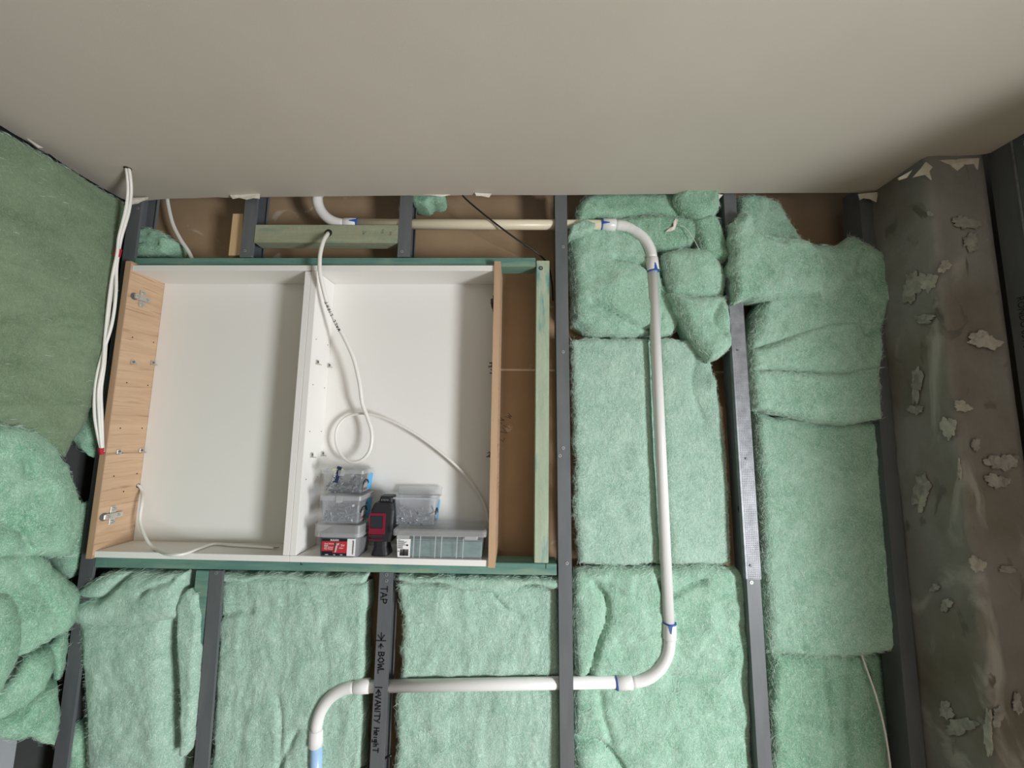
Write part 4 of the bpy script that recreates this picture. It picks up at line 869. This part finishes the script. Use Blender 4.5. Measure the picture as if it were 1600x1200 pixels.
for k, s in enumerate(('Metal Screws', 'Bugle', "Top 'Coarse'", 'Fine Thread')): tx(s, 0.0043, -0.4685, -0.2795-k*0.0040, MT['label_white'], lw)
tx('25d', 0.0062, -0.4290, -0.2835, MT['label_white'], lw); tx('350pcs', 0.0038, -0.4325, -0.2890, MT['label_white'], lw)
tx('1000h', 0.0034, -0.4660, -0.3045, MT['label_white'], lw); tx('10g', 0.0034, -0.4460, -0.3045, MT['label_white'], lw); tx('PH2', 0.0034, -0.4290, -0.3045, MT['label_white'], lw)
bm = B(); rnd = random.Random(5)
for k in range(9): z = -0.2705-k*0.0036; bars(bm, [(-0.3995, -0.3995+rnd.choice((.002, .003, .0025)), z-.0024, z, yt)])
obj('side_print', bm, MT['label_black'], lw)
bm = B(); tube(bm, [(-0.4365, yt+.0002, -0.276), (-0.4370, yt, -0.2790), (-0.4390, yt, -0.2820), (-0.4415, yt, -0.297)], [0.0046, 0.0040, 0.0026, 0.0022], 8); obj('screw_picture', bm, MT['greyprint'], lw)

def lidded(label, x0, x1, y0, y1, z0, z1, lidh, m, seedv, sticker=True):
    o = thing('screw_box', label, 'box', ((x0+x1)/2, (y0+y1)/2, z0))
    bm = B(); tapered(bm, x0, x1, y0, y1, z0, z1-lidh*.3, 0.0045, 0.0014, 0.005); obj('body', bm, m, o)
    bm = B(); lidmesh(bm, x0-.003, x1+.003, y0-.003, y1+.003, z1-lidh, z1, 0.006); l = obj('lid', bm, MT['lidplastic'], o)
    xm = (x0+x1)/2; bm = B(); box(bm, xm-.009, xm+.007, y0-.0055, y0-.003, z1-lidh-0.005, z1-.001, 0.0012); obj('latch', bm, MT['lidplastic'], o)
    return o
def side_sticker(o, x, ya, yb, z0, z1, taper=0.0045):
    """blue strip and small product picture on the right side of a box"""
    def quad(bm, a, b, c, d):
        f = lambda z: x-taper*(1-(z-z0)/(z1-z0))+0.0006
        hexa(bm, [(f(c), a, c), (f(c)+.0004, a, c), (f(c)+.0004, b, c), (f(c), b, c), (f(d), a, d), (f(d)+.0004, a, d), (f(d)+.0004, b, d), (f(d), b, d)])
    h = z1-z0; L = yb-ya
    bm = B(); quad(bm, ya+L*.55, yb, z0+h*.03, z0+h*.97); s = obj('sticker', bm, MT['bluesticker'], o); s['label'] = 'blue sticker on the side'
    bm = B(); quad(bm, ya+L*.08, ya+L*.5, z0+h*.02, z0+h*.5); obj('picture', bm, MT['greyprint'], s)
    bm = B(); quad(bm, ya+L*.10, ya+L*.48, z0+h*.06, z0+h*.22); obj('red_print', bm, MT['dullred'], s)
    bm = B(); cy = ya+L*.28; cz_ = z0+h*.42; pts = [(x-.001, cy+L*.27*math.cos(a), cz_+h*.26*math.sin(a)) for a in [math.pi*k/12 for k in range(13)]]
    tube(bm, pts, 0.0016, 6); obj('arc_print', bm, MT['label_black'], s)
b2 = lidded('frosted screw box with fine nails, middle of the left stack', -0.487, -0.389, -0.026, 0.058, -0.2330, -0.1650, 0.012, MT['frost'], 2)
side_sticker(b2, -0.389, -0.016, 0.052, -0.228, -0.180)
screw_heap(-0.481, -0.396, -0.018, 0.05, -0.229, -0.188, 260, 0.024, 0.0014, 'grey heap of fine screws inside the middle box of the left stack', 11)
b1 = lidded('clear screw box with blue side sticker, topmost of the left stack', -0.498, -0.394, -0.006, 0.064, -0.1645, -0.1055, 0.010, MT['clear'], 1)
side_sticker(b1, -0.394, 0.004, 0.062, -0.161, -0.118)
screw_heap(-0.489, -0.402, 0.001, 0.056, -0.161, -0.122, 80, 0.030, 0.0022, 'heap of grey bugle screws seen inside the topmost clear box', 12)
# navy strip with vertical letters on the front of the top box
bm = B(); c0 = Vector(at(524, 754, -0.0085)); c1 = Vector(at(531, 729, -0.0085)); d = (c1-c0); n_ = Vector((0, -1, 0)); s_ = n_.cross(d).normalized()*0.006
prism(bm, [c0-s_, c1-s_, c1+s_, c0+s_], n_*0.0005); st = obj('name_strip', bm, MT['navy'], b1)
text_mesh('lettering', 'SCREWS', 0.0082, tuple(c0-s_.normalized()*(-0.003)+d.normalized()*0.003+n_*0.0008), d, -s_ if s_.x > 0 else s_, n_, MT['label_white'], st)
bm = B(); c = Vector(at(528, 735, -0.0076)); prism(bm, [c+Vector((math.cos(a)*0.0145, 0, math.sin(a)*0.0042-abs(math.cos(a))*-0.001)) for a in [k*math.pi/9 for k in range(18)]], (0, 0.0004, 0)); obj('yellow_sticker', bm, MT['yellow'], b1)

# laser level
lz = thing('laser_level', 'black and red cross line laser level standing between the two box stacks', 'laser level', (-0.345, 0.02, ZF))
def loft(bm, secs, n_side=None):
    rings = [[bm.verts.new(p) for p in s] for s in secs]; n = len(rings[0])
    for a, b in zip(rings, rings[1:]):
        for k in range(n): bm.faces.new([a[k], a[(k+1) % n], b[(k+1) % n], b[k]])
    bm.faces.new(rings[0][::-1]); bm.faces.new(rings[-1]); return bm
def rrect(cx, cy, hx, hy, z, r=0.006, k=3):
    o = []
    for sx, sy, a0 in ((1, 1, 0), (-1, 1, 90), (-1, -1, 180), (1, -1, 270)):
        for j in range(k+1):
            a = math.radians(a0+j*90/k); o.append((cx+sx*(hx-r)+r*math.cos(a), cy+sy*(hy-r)+r*math.sin(a), z))
    return o
lx, ly = -0.341, 0.016
bm = B(); loft(bm, [rrect(lx-.002, ly, 0.0195, 0.024, ZF, .01), rrect(lx-.002, ly, 0.0185, 0.023, ZF+.006, .01), rrect(lx-.002, ly, 0.0155, 0.020, ZF+.018, .01), rrect(lx-.002, ly, 0.0165, 0.021, ZF+.030, .01)]); obj('base', bm, MT['laserbody'], lz)
bm = B(); loft(bm, [rrect(lx, ly+.002, 0.025, 0.028, ZF+.030), rrect(lx, ly+.002, 0.0265, 0.0295, ZF+.036), rrect(lx+.002, ly+.002, 0.0265, 0.0295, ZF+.095), rrect(lx+.003, ly+.002, 0.022, 0.027, ZF+.108), rrect(lx+.003, ly+.002, 0.020, 0.025, ZF+.110)]); obj('body', bm, MT['laserbody'], lz)
fy = ly+.002-.0295
def frame(bm, x0, x1, z0, z1, wx0, wx1, wz0, wz1, y):
    o = [(x0, z0), (x1, z0), (x1, z1), (x0, z1)]; i = [(wx0, wz0), (wx1, wz0), (wx1, wz1), (wx0, wz1)]
    for k in range(4):
        a, b, c, d_ = o[k], o[(k+1) % 4], i[(k+1) % 4], i[k]
        prism(bm, [Vector((q[0], y, q[1])) for q in (a, b, c, d_)], (0, 0.003, 0))
bm = B(); frame(bm, lx-.0255, lx+.0105, ZF+.046, ZF+.0895, lx-.0235, lx+.0050, ZF+.058, ZF+.0845, fy-.0022); obj('red_frame', bm, MT['laserred'], lz)
bm = B(); box(bm, lx-.0232, lx+.0046, fy-.0012, fy+.001, ZF+.0583, ZF+.0842, .0006); obj('window', bm, MT['laserglass'], lz)
for k in range(2):
    bm = B(); z = ZF+.0335+k*.0085; box(bm, lx-.0255, lx+.006-k*.002, fy-.0016, fy+.001, z, z+.0016); obj('red_trim', bm, MT['laserred'], lz)
bm = B(); loft(bm, [rrect(lx+.004, ly+.004, 0.0165, 0.019, ZF+.110), rrect(lx+.005, ly+.004, 0.0145, 0.0175, ZF+.121), rrect(lx+.005, ly+.004, 0.0135, 0.0165, ZF+.123)]); cap_ = obj('cap', bm, MT['laserbody'], lz)
bm = B(); box(bm, lx-.007, lx+.016, ly+.004-.0192, ly+.004-.0165, ZF+.1115, ZF+.1195, .0008); wn = obj('cap_window', bm, MT['laserglass'], cap_)
bm = B()
for k in range(5): box(bm, lx-.005+k*.0035, lx-.0035+k*.0035, ly+.004-.0196, ly+.004-.0190, ZF+.113+.001*(k % 2), ZF+.117)
obj('glints', bm, MT['zinc'], cap_)

for ch in lz.children_recursive:
    ch.data.transform(Matrix.Diagonal((1.10, 1.0, 1.15, 1.0)))
# large flat organiser with the barcode label
ob = thing('organiser_box', 'large clear ribbed storage box with barcode label, bottom right of the bay', 'box', (-0.19, 0.02, ZF))
y0 = -0.029
bm = B(); tapered(bm, -0.297, -0.0845, y0, 0.068, ZF, -0.2545, 0.0045, 0.0016, 0.006); obj('body', bm, MT['clear'], ob)
bm = B(); lidmesh(bm, -0.304, -0.0785, y0-.004, 0.072, -0.2555, -0.2400, 0.008, .003); lo = obj('lid', bm, MT['lidplastic'], ob)
for a, b in ((-0.2925, -0.262), (-0.130, -0.098)):
    bm = B(); box(bm, a, b, y0-.0065, y0-.003, -0.2615, -0.2535, .001); obj('latch', bm, MT['lidplastic'], ob)
for a in (-0.2545, -0.2385, -0.2020, -0.1870, -0.1500, -0.1350):
    bm = B(); hexa(bm, [(a-.0012+.0018*0, y0+.0035, ZF+.004), (a+.0012, y0+.0035, ZF+.004), (a+.0012, y0+.006, ZF+.004), (a-.0012, y0+.006, ZF+.004), (a-.0012+(.002 if a > -0.19 else .002), y0-.0012, -0.256), (a+.0012+.002, y0-.0012, -0.256), (a+.0012+.002, y0+.003, -0.256), (a-.0012+.002, y0+.003, -0.256)]); obj('rib', bm, MT['lidplastic'], ob)
bm = B(); box(bm, -0.290, -0.090, y0+.014, 0.058, ZF+.003, -0.268, .003)
tag(obj('packed_goods', bm, MT['tealgoods']), 'blurred teal goods filling the large ribbed storage box', 'goods')
fyb = lambda z: y0+.0045*(1-(z-ZF)/0.0567)-0.0008
bm = B(); za, zb_ = ZF+.005, ZF+.0475
hexa(bm, [(-0.291, fyb(za), za), (-0.2615, fyb(za), za), (-0.2615, fyb(za)+.0005, za), (-0.291, fyb(za)+.0005, za), (-0.2935, fyb(zb_), zb_), (-0.2600, fyb(zb_), zb_), (-0.2600, fyb(zb_)+.0005, zb_), (-0.2935, fyb(zb_)+.0005, zb_)]); wl_ = obj('label', bm, MT['label_white'], ob); wl_['label'] = 'white label with small print and a barcode'
bm = B(); rnd = random.Random(3); x = -0.2850
while x < -0.2655:
    w_ = rnd.choice((.0004, .0007, .0011)); z = ZF+.008; box(bm, x, x+w_, fyb(z+.012)-.0006, fyb(z)-.0002, z, z+.0155); x += w_+rnd.choice((.0004, .0006, .0009))
obj('barcode', bm, MT['label_black'], wl_)
bm = B()
for k, ll in enumerate((.006, .015, .022, .019, .016, .023, .013, .012)):
    z = ZF+.0445-k*.0023; box(bm, -0.2910, -0.2910+ll, fyb(z)-.0006, fyb(z)-.0002, z, z+.0009)
z = ZF+.0255; box(bm, -0.2905, -0.2785, fyb(z)-.0006, fyb(z)-.0002, z, z+.0015); z = ZF+.031; box(bm, -0.2700, -0.2660, fyb(z)-.0006, fyb(z)-.0002, z, z+.0038)
box(bm, -0.2900, -0.2872, fyb(ZF+.018)-.0006, fyb(ZF+.018)-.0002, ZF+.0175, ZF+.0195)
obj('small_print', bm, MT['label_black'], wl_)
bm = B()
for k in range(3): disc(bm, (-0.146+k*.005, 0.028, -0.2399), (0, 0, 1), .0016, .0006, 10)
obj('lid_marks', bm, MT['greyprint'], lo)

# open box on top of the organiser
op = thing('screw_box', 'frosted screw box with its lid flipped open, on the large ribbed box', 'box', (-0.262, 0.025, -0.2398))
bm = B(); tapered(bm, -0.3145, -0.2085, 0.0, 0.056, -0.2398, -0.1725, 0.0045, 0.0014, 0.005); obj('body', bm, MT['frost'], op)
bm = B(); tapered(bm, -0.3165, -0.2065, -0.002, 0.058, -0.1755, -0.1722, 0.0005, 0.0035, 0.006); 
bm.free(); bm = B()
for a in ((-0.3165, -0.2065, -0.002, 0.0005), (-0.3165, -0.2065, 0.0555, 0.058), (-0.3165, -0.3140, 0.0005, 0.0555), (-0.2090, -0.2065, 0.0005, 0.0555)): box(bm, *a, -0.1755, -0.1722)
obj('rim', bm, MT['lidplastic'], op)
bm = B(); lidmesh(bm, -0.322, -0.205, 0.0, 0.060, 0.0, 0.007, 0.006)
for v in bm.verts:   # lid tipped back about its hinge on the rear rim
    a = math.radians(65); y_, z_ = v.co.y, v.co.z; v.co.y = 0.0595+(y_*math.cos(a)-z_*math.sin(a))*0.28; v.co.z = -0.176+y_*math.sin(a)*0.40+z_*math.cos(a)
obj('open_lid', bm, MT['lidplastic'], op)
side_sticker(op, -0.2085, 0.006, 0.050, -0.236, -0.182)
screw_heap(-0.307, -0.217, 0.006, 0.048, -0.2365, -0.200, 130, 0.018, 0.0021, 'heap of small grey screws inside the open box', 13)

# scribbles on the brown lining, a paper scrap on the wool
for k, (px, py, t, h) in enumerate(((784, 662, 'N', 0.018), (790, 680, 'VI', 0.020), (797, 655, 'W', 0.014), (786, 690, 'L', 0.016))):
    bm = B(); strokes(bm, t, at(px, py, 0.1028), (0.5, 0, 0.85), (-0.85, 0, 0.5), (0, -1, 0), h, 0.0012); obj('pencil_scribble', bm, MT['scribble'], o_low)
bm = B(); pp = [at(a, b, 0.004) for a, b in ((1040, 362), (1046, 356), (1052, 354), (1052, 346), (1056, 341), (1060, 344), (1057, 351), (1055, 358), (1048, 361))]
prism(bm, [Vector(q)+Vector((0, random.uniform(-.002, .002), 0)) for q in pp], (0, 0.0012, 0)); tag(obj('paper_scrap', bm, MT['paper']), 'small torn scrap of white paper on the crumpled wool, beside the pipe bend', 'paper')
